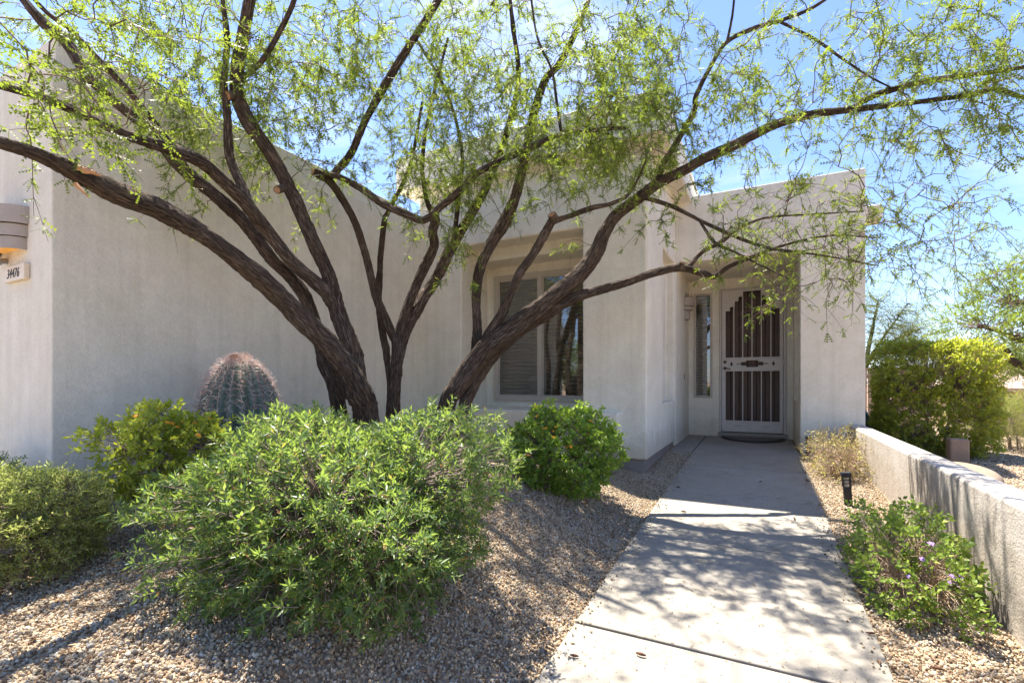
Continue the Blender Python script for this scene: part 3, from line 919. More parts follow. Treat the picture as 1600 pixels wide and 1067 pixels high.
def feather_leaves(P, T, L, wid=0.32, k=4, seed=1):
    """P, T: (N,3) base and direction of each pinna, L lengths; each pinna carries 2k triangular leaflets"""
    r_ = np.random.default_rng(seed)
    N = len(P)
    T = unit(T)
    n = unit(np.cross(T, r_.normal(size=(N, 3))) + np.array([0, 0, 0.9]))
    S = unit(np.cross(T, n))
    V = []; rr = r_.random(N); RN = []
    for i in range(k):
        root = P + T * (L * (i + 0.35) / k)[:, None]
        nxt = P + T * (L * (i + 1.15) / k)[:, None]
        ll = L * wid * (1.0 - 0.35 * abs(i - k * 0.45) / k)
        for sd in (-1, 1):
            tip = root + (T * 0.75 + sd * S * 0.75 + n * 0.12) * ll[:, None] + T * (L / k * 0.35)[:, None]
            V.append(np.stack([root, nxt, tip], 1)); RN.append(rr)
    V = np.concatenate(V).reshape(-1, 3); RN = np.concatenate(RN)
    return V, np.arange(len(V)), RN

def px_limb(lst):
    P = np.array([at(x, y, d) for x, y, d, t in lst]); rad = np.array([0.79 * t / 2 * d / FPX / math.sqrt(1 + ((x - 800) / FPX) ** 2 * 0.8) for x, y, d, t in lst])
    C = catmull(np.hstack([P, rad[:, None]]), 10)
    return C[:, :3], np.maximum(C[:, 3], 0.003)

LIMBS = {
 'A': [
  [(580, 745, 4.38, 62), (576, 700, 4.35, 52), (571, 638, 4.3, 48), (558, 607, 4.2, 47), (531, 559, 4.05, 45), (496, 520, 3.9, 45), (444, 471, 3.7, 42), (394, 425, 3.5, 41), (350, 390, 3.3, 41), (306, 359, 3.15, 42), (245, 326, 2.95, 48), (184, 302, 2.8, 56), (127, 274, 2.68, 48), (66, 245, 2.58, 38), (0, 223, 2.48, 36), (-90, 200, 2.35, 32), (-200, 150, 2.2, 22)],
  [(572, 745, 4.42, 40), (566, 650, 4.4, 36), (553, 563, 4.35, 35), (545, 533, 4.3, 34), (527, 485, 4.25, 32), (514, 432, 4.2, 28), (488, 375, 4.1, 28), (457, 305, 4.0, 28), (429, 250, 3.9, 28), (394, 197, 3.8, 30), (372, 153, 3.75, 30), (371, 109, 3.7, 25), (381, 52, 3.65, 24), (390, 0, 3.6, 22), (400, -60, 3.5, 20), (410, -150, 3.4, 12)],
  [(520, 475, 4.22, 26), (503, 451, 4.15, 27), (455, 407, 4.0, 27), (416, 359, 3.85, 27), (381, 315, 3.65, 26), (350, 285, 3.5, 26), (315, 254, 3.35, 28), (263, 232, 3.15, 28), (197, 210, 2.95, 26), (131, 180, 2.8, 24), (66, 153, 2.7, 22), (0, 134, 2.6, 20), (-80, 110, 2.5, 17), (-180, 60, 2.4, 10)],
  [(540, 745, 4.5, 40), (528, 625, 4.5, 30), (509, 572, 4.45, 27), (496, 525, 4.4, 26), (479, 471, 4.3, 26), (457, 436, 4.2, 27), (426, 406, 4.05, 27), (400, 371, 3.95, 27), (372, 337, 3.85, 28), (328, 298, 3.7, 28), (285, 263, 3.5, 26), (236, 206, 3.35, 22), (197, 175, 3.25, 22), (144, 127, 3.1, 22), (101, 66, 3.05, 24), (74, 44, 3.0, 23), (44, 9, 2.95, 20), (0, -50, 2.9, 15), (-60, -130, 2.8, 8)],
  [(396, 335, 3.7, 18), (377, 289, 3.75, 20), (359, 245, 3.75, 20), (355, 175, 3.7, 17), (350, 131, 3.65, 14), (355, 66, 3.6, 12), (345, -20, 3.5, 8)],
  [(290, 262, 3.5, 15), (240, 190, 3.3, 13), (185, 125, 3.1, 13), (149, 88, 3.0, 13), (110, 48, 2.95, 12), (70, 17, 2.9, 11), (30, -30, 2.8, 8)],
  [(374, 124, 3.72, 12), (392, 112, 3.7, 12), (412, 92, 3.65, 12), (438, 48, 3.6, 11), (460, 0, 3.5, 10), (480, -70, 3.4, 7)],
 ],
 'B': [
  [(620, 745, 4.75, 44), (616, 690, 4.75, 30), (615, 620, 4.75, 27), (619, 572, 4.72, 25), (621, 537, 4.7, 24), (612, 520, 4.68, 18), (588, 463, 4.6, 16), (571, 397, 4.5, 15), (553, 344, 4.4, 15), (531, 305, 4.3, 15), (514, 283, 4.2, 15), (492, 270, 4.12, 13)],
  [(511, 281, 4.2, 13), (525, 268, 4.2, 13), (549, 239, 4.15, 15), (569, 193, 4.1, 15), (600, 136, 4.05, 15), (635, 79, 4.0, 15), (674, 18, 3.9, 14), (700, -30, 3.85, 12), (730, -110, 3.7, 8)],
  [(505, 272, 4.15, 12), (531, 277, 4.13, 13), (566, 296, 4.1, 14), (597, 318, 4.08, 14), (636, 336, 4.05, 14), (663, 344, 4.05, 14), (689, 323, 4.03, 14), (715, 301, 4.0, 14), (741, 274, 3.98, 13), (772, 257, 3.95, 13), (816, 237, 3.9, 13), (873, 213, 3.85, 12), (925, 204, 3.8, 9), (978, 200, 3.75, 6)],
  [(606, 745, 4.9, 22), (611, 620, 4.88, 15), (604, 555, 4.85, 15), (597, 515, 4.85, 14), (592, 470, 4.85, 12), (593, 445, 4.83, 12), (595, 397, 4.8, 12), (601, 344, 4.75, 11), (607, 330, 4.7, 9), (640, 260, 4.6, 7), (660, 160, 4.5, 6)],
  [(620, 560, 4.72, 20), (624, 520, 4.7, 19), (645, 458, 4.7, 20), (663, 419, 4.68, 20), (678, 384, 4.65, 19), (676, 362, 4.6, 18), (680, 340, 4.55, 17), (667, 314, 4.5, 10), (660, 255, 4.4, 8), (672, 170, 4.3, 6), (700, 60, 4.2, 5)],
  [(622, 570, 4.74, 18), (632, 524, 4.74, 20), (658, 471, 4.78, 22), (685, 428, 4.8, 22), (706, 384, 4.8, 22), (733, 340, 4.75, 19), (755, 301, 4.7, 17), (772, 262, 4.6, 14), (794, 200, 4.5, 12), (810, 120, 4.4, 10), (800, 30, 4.3, 8), (790, -80, 4.2, 6)],
  [(708, 380, 4.78, 9), (713, 344, 4.75, 9), (717, 300, 4.7, 8), (722, 240, 4.6, 7), (700, 150, 4.5, 6), (650, 60, 4.4, 5)],
 ],
 'C': [
  [(690, 740, 4.45, 52), (697, 642, 4.45, 32), (715, 603, 4.42, 35), (741, 568, 4.4, 38), (768, 537, 4.35, 40), (816, 502, 4.3, 38), (864, 463, 4.25, 34), (903, 432, 4.2, 32), (930, 397, 4.15, 30), (943, 366, 4.1, 26), (960, 340, 4.08, 23), (987, 318, 4.05, 22), (1026, 288, 4.0, 22), (1070, 266, 3.95, 22), (1100, 248, 3.9, 21), (1145, 228, 3.85, 20), (1206, 197, 3.75, 18), (1263, 180, 3.65, 17), (1316, 173, 3.55, 15), (1382, 166, 3.45, 13), (1447, 158, 3.35, 12), (1513, 149, 3.25, 12), (1557, 140, 3.2, 11), (1600, 153, 3.12, 10), (1680, 165, 3.0, 6)],
  [(742, 590, 4.5, 20), (744, 540, 4.48, 18), (746, 515, 4.48, 18), (744, 463, 4.45, 18), (750, 419, 4.43, 20), (768, 380, 4.4, 22), (790, 344, 4.38, 24), (803, 314, 4.35, 21), (812, 283, 4.32, 20), (820, 245, 4.3, 18), (833, 184, 4.25, 17), (851, 127, 4.2, 15), (873, 101, 4.15, 13), (900, 50, 4.1, 11), (920, 0, 4.0, 9), (950, -90, 3.9, 7)],
  [(755, 545, 4.35, 20), (763, 524, 4.33, 20), (785, 489, 4.3, 20), (798, 458, 4.25, 18), (812, 428, 4.2, 17), (833, 397, 4.15, 17), (851, 366, 4.1, 17), (864, 342, 4.05, 16)],
  [(862, 350, 4.05, 9), (872, 344, 4.05, 10), (895, 336, 4.0, 10), (925, 325, 3.95, 10), (956, 318, 3.9, 8), (985, 300, 3.85, 6), (1010, 250, 3.8, 4)],
  [(728, 740, 4.55, 40), (724, 650, 4.52, 28), (738, 603, 4.5, 27), (763, 565, 4.47, 25), (800, 528, 4.42, 22), (838, 502, 4.37, 20), (895, 467, 4.25, 19), (934, 454, 4.17, 19), (978, 441, 4.08, 17), (1026, 425, 4.0, 16), (1065, 419, 3.93, 15), (1100, 428, 3.88, 13), (1116, 432, 3.85, 11), (1141, 416, 3.8, 9), (1184, 398, 3.75, 8), (1233, 381, 3.7, 6), (1300, 368, 3.6, 4), (1370, 372, 3.5, 3)],
  [(1068, 417, 3.92, 9), (1080, 412, 3.92, 10), (1097, 394, 3.9, 9), (1128, 377, 3.85, 9), (1158, 355, 3.8, 7), (1200, 340, 3.75, 5), (1270, 335, 3.7, 4), (1350, 330, 3.6, 3)],
  [(1000, 312, 4.02, 8), (1014, 311, 4.0, 9), (1053, 324, 3.95, 9), (1097, 346, 3.9, 8), (1145, 368, 3.85, 8), (1185, 383, 3.8, 7), (1215, 390, 3.75, 6), (1290, 400, 3.65, 4), (1370, 415, 3.55, 3)],
  [(1093, 344, 3.9, 6), (1104, 362, 3.88, 7), (1119, 381, 3.85, 7), (1150, 395, 3.8, 5), (1200, 420, 3.75, 4), (1240, 440, 3.7, 3)],
  [(1027, 286, 4.0, 12), (1035, 258, 3.98, 12), (1049, 236, 3.95, 12), (1075, 193, 3.9, 12), (1086, 171, 3.88, 11), (1088, 149, 3.85, 10), (1110, 105, 3.8, 9), (1136, 66, 3.75, 9), (1180, 44, 3.7, 9), (1224, 31, 3.65, 8), (1272, 11, 3.6, 7), (1330, -30, 3.5, 5)],
  [(1215, 33, 3.66, 6), (1240, 45, 3.62, 6), (1272, 61, 3.58, 6), (1316, 92, 3.5, 5), (1364, 123, 3.45, 4), (1420, 150, 3.4, 3)],
  [(1330, 171, 3.53, 11), (1355, 155, 3.5, 13), (1382, 144, 3.45, 14), (1447, 127, 3.35, 14), (1513, 118, 3.25, 12), (1600, 105, 3.1, 10), (1690, 80, 3.0, 6)],
  [(878, 212, 3.85, 6), (870, 160, 3.85, 6), (862, 110, 3.85, 5), (840, 60, 3.8, 4), (830, 0, 3.75, 4)],
  [(1136, 66, 3.75, 6), (1145, 20, 3.7, 5), (1150, -40, 3.65, 4)],
 ],
}
# foliage clouds: photo x, y, metres away, spread x, y (px) and depth (m), number of sprays
CLOUDS = [
 (60, 75, 3.25, 150, 80, 0.3, 95), (200, 60, 3.1, 150, 80, 0.4, 100), (120, 120, 2.1, 130, 70, 0.12, 52), (60, 185, 2.05, 90, 28, 0.12, 20), (230, 262, 2.9, 70, 24, 0.15, 14),
 (300, 90, 3.5, 120, 110, 0.45, 130), (450, 110, 3.7, 120, 120, 0.55, 190), (520, 60, 3.9, 110, 90, 0.6, 120), (480, 235, 3.9, 60, 40, 0.3, 22),
 (300, 190, 3.4, 70, 60, 0.2, 40), (350, 250, 3.6, 50, 45, 0.15, 22), (530, 300, 4.05, 45, 22, 0.15, 14),
 (640, 120, 4.2, 110, 120, 0.7, 200), (740, 90, 4.2, 110, 110, 0.7, 220), (700, 230, 4.1, 110, 85, 0.5, 190), (800, 200, 4.1, 100, 95, 0.6, 190),
 (690, 340, 4.2, 50, 40, 0.25, 32), (735, 395, 4.3, 18, 32, 0.1, 10), (900, 110, 4.0, 110, 120, 0.7, 230), (1000, 90, 3.8, 100, 110, 0.6, 170),
 (930, 240, 3.9, 110, 65, 0.4, 140), (1020, 200, 3.9, 90, 80, 0.4, 110), (870, 300, 4.0, 60, 40, 0.2, 26), (1000, 320, 3.9, 70, 28, 0.2, 24),
 (1120, 150, 3.75, 100, 100, 0.5, 80), (1200, 90, 3.6, 120, 90, 0.5, 85), (1330, 50, 3.45, 140, 60, 0.5, 62), (1300, 200, 3.55, 130, 50, 0.35, 40),
 (1460, 140, 3.25, 130, 70, 0.4, 85), (1560, 105, 3.1, 80, 80, 0.4, 60), (1480, 40, 3.2, 120, 50, 0.4, 40), (1500, 215, 3.2, 90, 35, 0.3, 24), (1470, 345, 3.6, 110, 40, 0.3, 34), (1480, 405, 3.7, 80, 28, 0.25, 22),
 (1160, 330, 3.8, 90, 50, 0.25, 50), (1250, 370, 3.7, 110, 55, 0.3, 90), (1200, 430, 3.72, 60, 32, 0.2, 18), (1390, 390, 3.5, 120, 55, 0.3, 60), (1400, 310, 3.5, 110, 38, 0.3, 26), (1300, 330, 3.6, 90, 40, 0.3, 45),
 # crown above and in front of the frame: it shades the path
 (150, -150, 3.4, 300, 130, 0.5, 130), (450, -160, 3.3, 250, 140, 0.7, 170), (750, -160, 3.6, 250, 140, 0.8, 190), (1050, -170, 3.4, 250, 150, 0.7, 150), (1350, -170, 3.0, 250, 140, 0.6, 90),
 (700, -420, 2.7, 400, 160, 0.6, 120), (1100, -420, 2.4, 350, 150, 0.5, 80),
]

def nearer(lst, xs, fs):
    return [(x, y, d * float(np.interp(x, xs, fs)), t) for x, y, d, t in lst]
for n_ in range(len(LIMBS['A'])):
    if n_ == 0: LIMBS['A'][n_] = nearer(LIMBS['A'][n_], [-200, 0, 80, 300, 560], [0.74, 0.755, 0.775, 0.865, 0.90])
    elif n_ == 2: LIMBS['A'][n_] = nearer(LIMBS['A'][n_], [-200, 0, 80, 300, 480], [0.76, 0.78, 0.79, 0.87, 0.92])
    else: LIMBS['A'][n_] = nearer(LIMBS['A'][n_], [0, 1], [0.92, 0.92])
LIMBS['C'][4] = nearer(LIMBS['C'][4], [700, 900, 1000, 1120, 1400], [1.0, 1.0, 1.05, 1.10, 1.10])
LIMBS['C'][5] = nearer(LIMBS['C'][5], [1060, 1120, 1400], [1.09, 1.10, 1.08])
TREES = {}
BASES = {'A': at(560, 745, 4.42), 'B': at(616, 745, 4.8), 'C': at(712, 740, 4.5)}
TL = {'A': 'mesquite tree with thick leaning limbs beside the barrel cactus and garage wall',
      'B': 'slender forked mesquite tree between its two thicker neighbours at the wall corner',
      'C': 'mesquite tree before the window with a long limb arching right over the path'}
nodes_p, nodes_t = [], []
for key in 'ABC':
    b = BASES[key]
    e = empty('mesquite_tree', tuple(b))
    tag(e, TL[key], 'tree', 'mesquite trees before the house')
    TREES[key] = dict(e=e, tw=Twigs(), LP=[], LT=[], LL=[])
    for n_, lst in enumerate(LIMBS[key]):
        P, rad = px_limb(lst)
        V, F, uv = tube_mesh(P, rad, 16 if rad.max() > 0.05 else 10, rough=0.13, seed=n_ * 7 + ord(key))
        nm = 'trunk' if n_ == 0 else 'limb'
        link(nm, quads_to_mesh(nm, V, F, uv), M['bark'], e)
        keep = (rad < 0.065) & (P[:, 2] > 2.0)
        nodes_p.append(P[keep]); nodes_t += [key] * int(keep.sum())

# sawn stubs and torn wood
def stub(key, x, y, d, x2, y2, d2, r_, cap=True):
    p0, p1 = at(x, y, d), at(x2, y2, d2)
    m_ = MB(); m_.tube(p0, p1, r_ * 1.15, r_, 12); o = m_.build('stub', M['bark'], TREES[key]['e'])
    n_ = unit(p1 - p0)
    m_ = MB(); m_.tube(p1 - n_ * 0.004, p1 + n_ * 0.004, r_ * 0.88, r_ * 0.8, 12); m_.build('cut_face', M['cutwood'], TREES[key]['e'])
stub('A', 445, 293, 3.64, 433, 297, 3.53, 0.028)
stub('A', 372, 150, 3.45, 355, 150, 3.37, 0.032)
stub('B', 505, 276, 4.15, 489, 268, 4.08, 0.033)
stub('C', 868, 346, 4.05, 862, 335, 4.0, 0.036)
stub('C', 1064, 418, 3.93, 1066, 410, 3.90, 0.02)
m_ = MB()
for (x, y, d, x2, y2, d2, r_) in ((122, 262, 2.06, 158, 275, 2.09, 0.013), (132, 266, 2.055, 150, 270, 2.06, 0.016), (117, 287, 2.05, 138, 308, 2.07, 0.010)):
    m_.tube(at(x, y, d), at(x2, y2, d2), r_, r_ * 0.3, 7)
m_.build('torn_wood', M['cutwood'], TREES['A']['e'])

# targets for the sprays, grown outwards from the limbs
T_ = []
for (x, y, d, sx_, sy_, sd_, n_) in CLOUDS:
    ncl = max(2, n_ // 7); cents = []
    for k in range(int(n_ * ((0.40 if 560 < x < 1050 else 0.46) if y > 0 else 0.11))):
        while True:
            a, b, c = rng.uniform(-1, 1, 3)
            if a * a + b * b + c * c < 1: break
        if len(cents) < ncl:
            cents.append(at(x + a * sx_, y + b * sy_, d + c * sd_))
        p = cents[rng.integers(len(cents))] + rng.normal(0, 0.13, 3)
        if p[0] < XG + 0.15 and p[1] > YG - 0.15 and p[2] < 3.6: continue      # not inside the garage
        if p[1] > YT - 0.3 and p[0] < XT + 0.4 and p[2] < 4.4: continue        # nor the tower
        T_.append(p)
T_ = np.array(T_)
NP = np.vstack(nodes_p); NT = np.array(nodes_t)
d0 = np.array([np.min(np.linalg.norm(NP - p, axis=1)) for p in T_])
order = np.argsort(d0)
buf = np.zeros((len(NP) + len(T_) * 14, 3)); buf[:len(NP)] = NP; nb = len(NP)
own = list(NT)
for q_, idx in enumerate(order):
    p = T_[idx]
    dv = buf[:nb] - p
    # prefer nodes below and behind the target so that twigs grow outwards
    dist = np.einsum('ij,ij->i', dv, dv)
    dist = dist * (1 + 0.6 * (dv[:, 2] > 0.05))
    j = int(np.argmin(dist)); key = own[j]; s0 = buf[j].copy()
    L = np.linalg.norm(p - s0)
    nseg = max(3, min(12, int(L / 0.09) + 2))
    t = np.linspace(0, 1, nseg + 1)
    side = rng.normal(0, 0.12, 3) * L; side[2] += 0.10 * L
    mid = (s0 + p) / 2 + side
    C = ((1 - t) ** 2)[:, None] * s0 + (2 * t * (1 - t))[:, None] * mid + (t ** 2)[:, None] * p
    C[1:-1] += rng.normal(0, 0.012, (nseg - 1, 3))
    d_out = unit(C[-1] - C[-2]) + rng.normal(0, 0.35, 3); d_out[2] -= 0.10
    ext = C[-1] + unit(d_out)[None, :] * np.linspace(0.05, rng.uniform(0.12, 0.28), 4)[:, None] + np.array([0, 0, -0.012]) * (np.arange(1, 5) ** 1.5)[:, None]
    C = np.vstack([C, ext])
    tr_ = TREES[key]
    tr_['tw'].add(C, min(0.009, 0.0028 + 0.0055 * L), 0.0011)
    k = min(len(C), 14)
    buf[nb:nb + nseg] = C[1:nseg + 1]; own += [key] * nseg; nb += nseg
    twl = [C[max(1, len(C) - 8):]]
    for s_ in range(rng.integers(1, 4)):
        b0 = C[rng.integers(max(1, len(C) - 8), len(C) - 1)]
        dr = unit(unit(C[-1] - C[-4]) + rng.normal(0, 0.7, 3))
        sw = b0 + dr[None, :] * np.linspace(0, rng.uniform(0.10, 0.26), 5)[:, None] + np.array([0, 0, -0.006]) * (np.arange(5) ** 1.6)[:, None]
        tr_['tw'].add(sw, 0.0016, 0.0008); twl.append(sw)
    sparse = 0.55 if (p[0] > -0.2 and p[2] < 2.75) else 1.0
    for tw_ in twl:
        seg = np.linalg.norm(np.diff(tw_, axis=0), axis=1).sum()
        nl = max(1, int(seg / 0.055 * sparse))
        f = np.repeat(np.sort(rng.random(nl)), 2) * (len(tw_) - 1.001); nl *= 2
        i0 = f.astype(int); fr = f - i0
        pos = tw_[i0] * (1 - fr)[:, None] + tw_[i0 + 1] * fr[:, None]
        ax = unit(tw_[i0 + 1] - tw_[i0])
        for sgn in (-1, 1):
            dr = unit(ax * 0.7 + rng.normal(0, 0.55, (nl, 3)) + np.array([0, 0, -0.05]))
            tr_['LP'].append(pos); tr_['LT'].append(dr); tr_['LL'].append(rng.uniform(0.032, 0.074, nl))
for key, tr_ in TREES.items():
    tr_['tw'].build('twigs', M['twig'], tr_['e'])
    V, F, RN = feather_leaves(np.vstack(tr_['LP']), np.vstack(tr_['LT']), np.concatenate(tr_['LL']), wid=0.21, k=4, seed=ord(key))
    o = link('crown', mesh_np('crown', V, F, 3, rnd=RN), M['mesq'], tr_['e'])
    o['kind'] = 'stuff'
    print('crown', key, len(F) // 3)

# ------------------------------------------------------------------ shrubs
def blades(P, T, L, W, fold=0.25, seed=1, up=0.4, k=0):
    """folded pointed leaves: four triangles each"""
    r_ = np.random.default_rng(seed)
    N = len(P); T = unit(T)
    n = unit(np.cross(T, r_.normal(size=(N, 3))) + np.array([0, 0, up]))
    S = unit(np.cross(T, n)); n = np.cross(S, T)
    L = np.asarray(L)[:, None]; W = np.asarray(W)[:, None]
    mid = P + T * L * 0.48 - n * W * fold
    l = P + T * L * 0.42 + S * W * 0.5; r = P + T * L * 0.42 - S * W * 0.5
    tip = P + T * L - n * L * 0.06
    V = np.stack([P, l, mid, r, tip], 1).reshape(-1, 3)
    b = (np.arange(N) * 5)[:, None]
    F = np.stack([b + [0, 2, 1], b + [1, 2, 4], b + [0, 3, 2], b + [3, 4, 2]], 1).reshape(-1, 3)
    rn = np.repeat(np.clip(r_.normal(0.5, 0.24, N), 0, 1), 4)
    return V, F, rn

def shrub(name, label, cat, c, rad, tips, leaf, mat, stem_mat, base=None, power=2.0, inner=0.45, zmin=-1.0, per=14, twig=0.09, lump=0.16,
          stems=5, group=None, seed=3, up=0.25, spread=0.75, droop=0.0, hang=None, stemr=0.012, foliage='foliage', density=None):
    r_ = np.random.default_rng(seed)
    c = np.asarray(c, float); rad = np.asarray(rad, float)
    if base is None: base = np.array([c[0], c[1], float(zground(c[0], c[1]))])
    e = empty(name, tuple(base)); tag(e, label, cat, group)
    ph = r_.uniform(0, 6.28, 12); fq = r_.uniform(1.5, 4.5, (6, 3))
    tips_p = []; nrm = []
    while len(tips_p) < tips:
        v = unit(r_.normal(size=3))
        if v[2] < zmin: continue
        sc_ = (np.abs(v) ** power).sum() ** (-1.0 / power)
        l_ = 1 + lump * sum(math.sin(fq[k] @ v * 1.6 + ph[k]) for k in range(6)) / 2.2
        rr = (inner + (1 - inner) * r_.random() ** 0.55) * l_
        if density is not None and r_.random() > density(v): continue
        p = c + v * sc_ * rad * rr
        if p[2] < float(zground(p[0], p[1])) + 0.03: continue
        if PXL - 0.02 < p[0] < PXR + 0.02 and p[2] < 0.35: continue
        tips_p.append(p); nrm.append(unit(v / rad * rad.min()))
    tips_p = np.array(tips_p); nrm = np.array(nrm)
    tw = Twigs()
    # woody stems
    sb = []
    for k in range(stems):
        a = 2 * math.pi * (k + r_.random() * 0.6) / stems
        g0 = base + np.array([math.cos(a) * rad[0] * 0.22 * (stems > 1), math.sin(a) * rad[1] * 0.22 * (stems > 1), 0])
        g0[2] = float(zground(g0[0], g0[1])) - 0.03
        g1 = c + np.array([math.cos(a) * rad[0] * 0.45, math.sin(a) * rad[1] * 0.45, rad[2] * r_.uniform(-0.1, 0.25)])
        t = np.linspace(0, 1, 7)[:, None]
        C = g0 * (1 - t) + g1 * t + np.array([0, 0, 0.10]) * (t * (1 - t)) * 2 + r_.normal(0, 0.012, (7, 3)) * (t > 0)
        tw.add(C, stemr, stemr * 0.45, 6); sb.append(C)
    sbp = np.vstack(sb)
    LP, LT = [], []
    for p, n_ in zip(tips_p, nrm):
        if r_.random() < 0.5:
            j = int(np.argmin(((sbp - p) ** 2).sum(1) * r_.uniform(0.7, 1.4, len(sbp))))
            t = np.linspace(0, 1, 5)[:, None]
            C = sbp[j] * (1 - t) + p * t + np.array([0, 0, 0.05]) * t * (1 - t) + r_.normal(0, 0.008, (5, 3)) * t
            tw.add(C, stemr * 0.28, 0.0012)
        ax = unit(n_ * spread + np.array([0, 0, up]) + r_.normal(0, 0.38, 3))
        if hang is not None and p[2] < hang: ax = unit(ax + np.array([0, 0, -0.9]))
        Lt = twig * r_.uniform(0.6, 1.4)
        f = np.linspace(0.05, 1, per)
        tw.add(np.array([p - ax * Lt * 0.4, p + ax * Lt * 0.95]), 0.0018, 0.0009)
        a = np.arange(per) * 2.4 + r_.uniform(0, 6.28)
        s1 = unit(np.cross(ax, [0.31, 0.77, 0.2])); s2 = np.cross(ax, s1)
        rad_dir = np.cos(a)[:, None] * s1 + np.sin(a)[:, None] * s2
        LP.append(p + ax * (f * Lt)[:, None]); LT.append(ax * (0.35 + 0.55 * f)[:, None] + rad_dir * 0.85 + r_.normal(0, 0.15, (per, 3)) + np.array([0, 0, -droop]))
    LP = np.vstack(LP); LT = np.vstack(LT); N = len(LP)
    V, F, RN = blades(LP, LT, r_.uniform(0.45, 1.35, N) * leaf[0], r_.uniform(0.8, 1.2, N) * leaf[1], seed=seed)
    o = link(foliage, mesh_np(foliage, V, F, 3, rnd=RN), M[mat], e); o['kind'] = 'stuff'
    tw.build('stems', M[stem_mat], e)
    return e, tips_p, nrm

def extra_stems(e, c, rad, n_, mat, seed, r=0.002):
    r_ = np.random.default_rng(seed); tw = Twigs()
    for k in range(n_):
        a = r_.uniform(0, 6.28); q_ = math.sqrt(r_.random())
        p0 = np.array([c[0] + math.cos(a) * rad[0] * 0.5 * q_, c[1] + math.sin(a) * rad[1] * 0.6 * q_, 0.0]); p0[2] = float(zground(p0[0], p0[1])) + 0.01
        a2 = a + r_.normal(0, 0.6)
        p1 = np.array([c[0] + math.cos(a2) * rad[0] * r_.uniform(0.5, 1), c[1] + math.sin(a2) * rad[1] * r_.uniform(0.5, 1), c[2] + rad[2] * r_.uniform(-0.5, 0.85)])
        if p1[2] < p0[2] + 0.02: p1[2] = p0[2] + 0.04
        t = np.linspace(0, 1, 6)[:, None]
        C = p0 * (1 - t) + p1 * t + np.array([0, 0, 0.14]) * t * (1 - t) * 2 + r_.normal(0, 0.012, (6, 3))
        tw.add(C, r, r * 0.5)
    tw.build('woody_stems', M[mat], e)
# big bottlebrush-like shrub
shrub('bottlebrush_shrub', 'big loose green shrub with narrow leaves in front of the tree trunks', 'shrub',
      (-1.70, 1.58, 0.62), (0.63, 0.57, 0.39), 3300, (0.034, 0.0100), 'bottle', 'grey_twig', per=15, twig=0.06, inner=0.45, power=3.0,
      stems=11, seed=11, lump=0.14, stemr=0.016, up=0.30)
# lantanas
e_l, tp, nr = shrub('lantana_bush', 'lime green lantana bush with orange flowers beside the barrel cactus', 'shrub',
      (-3.03, 1.53, 0.79), (0.31, 0.30, 0.24), 640, (0.033, 0.021), 'lime', 'grey_twig', per=9, twig=0.06, stems=4, seed=21, lump=0.2)
e_r, tp2, nr2 = shrub('lantana_bush', 'round dark green lantana bush with orange flowers below the window', 'shrub',
      (-1.37, 3.53, 0.655), (0.43, 0.42, 0.34), 1500, (0.031, 0.020), 'lantana', 'grey_twig', per=9, twig=0.05, stems=6, seed=22, lump=0.10, inner=0.6, up=0.15)
e_bb = [o for o in col.objects if o.name.startswith('bottlebrush_shrub')][0]
extra_stems(e_bb, (-1.70, 1.58, 0.60), (0.60, 0.55, 0.38), 90, 'grey_twig', 15, 0.0035)
# flower heads
def head_mesh():
    m_ = MB()
    for k in range(11):
        a = k * 2.4; r_ = 0.0042 * math.sqrt(k)
        x, y, z = r_ * math.cos(a) * 1.1, r_ * math.sin(a) * 1.1, 0.006 - r_ * r_ * 26
        s_ = 0.0042
        m_.poly([(x - s_, y - s_, z), (x + s_, y - s_, z), (x + s_, y + s_, z), (x - s_, y + s_, z), (x, y, z + 0.003), (x, y, z - 0.006)],
                [(0, 1, 4), (1, 2, 4), (2, 3, 4), (3, 0, 4), (1, 0, 5), (2, 1, 5), (3, 2, 5), (0, 3, 5)])
    return m_
hm = {}
def flowers(e, P, N, n_, mat, seed, scale=1.0, out=0.05, zlo=-9, view=True):
    r_ = np.random.default_rng(seed)
    to = unit(np.array([0, 0, CAMZ]) - P)
    w_ = (N * to).sum(1) + 0.8 * N[:, 2]
    cand = np.argsort(-w_ - r_.random(len(P)) * 0.9)[:n_ * 5]
    for i in r_.choice(cand, n_, replace=False):
        if mat not in hm:
            o = head_mesh().build('flower_head', M[mat], e); hm[mat] = o.data
        else: o = link('flower_head', hm[mat], None, e)
        q_ = Vector(N[i] + np.array([0, 0, 0.3])).to_track_quat('Z', 'Y')
        o.matrix_parent_inverse = Matrix.Translation(e.location).inverted()
        o.location = Vector(P[i] + N[i] * out); o.rotation_euler = q_.to_euler(); o.scale = (scale * r_.uniform(0.8, 1.3),) * 3
flowers(e_r, tp2, nr2, 22, 'orange', 1, 0.72, 0.05)
flowers(e_l, tp, nr, 11, 'orange', 2, 0.8, 0.055)
# left mound
shrub('mounded_shrub', 'dense rounded grey-green shrub at the left picture edge', 'shrub',
      (-3.06, 0.88, 0.53), (0.33, 0.36, 0.25), 2300, (0.022, 0.0066), 'sage', 'grey_twig', per=14, twig=0.06, stems=6, seed=31, lump=0.08, inner=0.72, zmin=-0.6, up=0.12)
shrub('low_shrub', 'small darker shrub against the garage front behind the rounded one', 'shrub',
      (-4.22, 1.05, 0.58), (0.36, 0.24, 0.20), 420, (0.024, 0.007), 'bottle', 'grey_twig', per=12, twig=0.05, stems=3, seed=32)
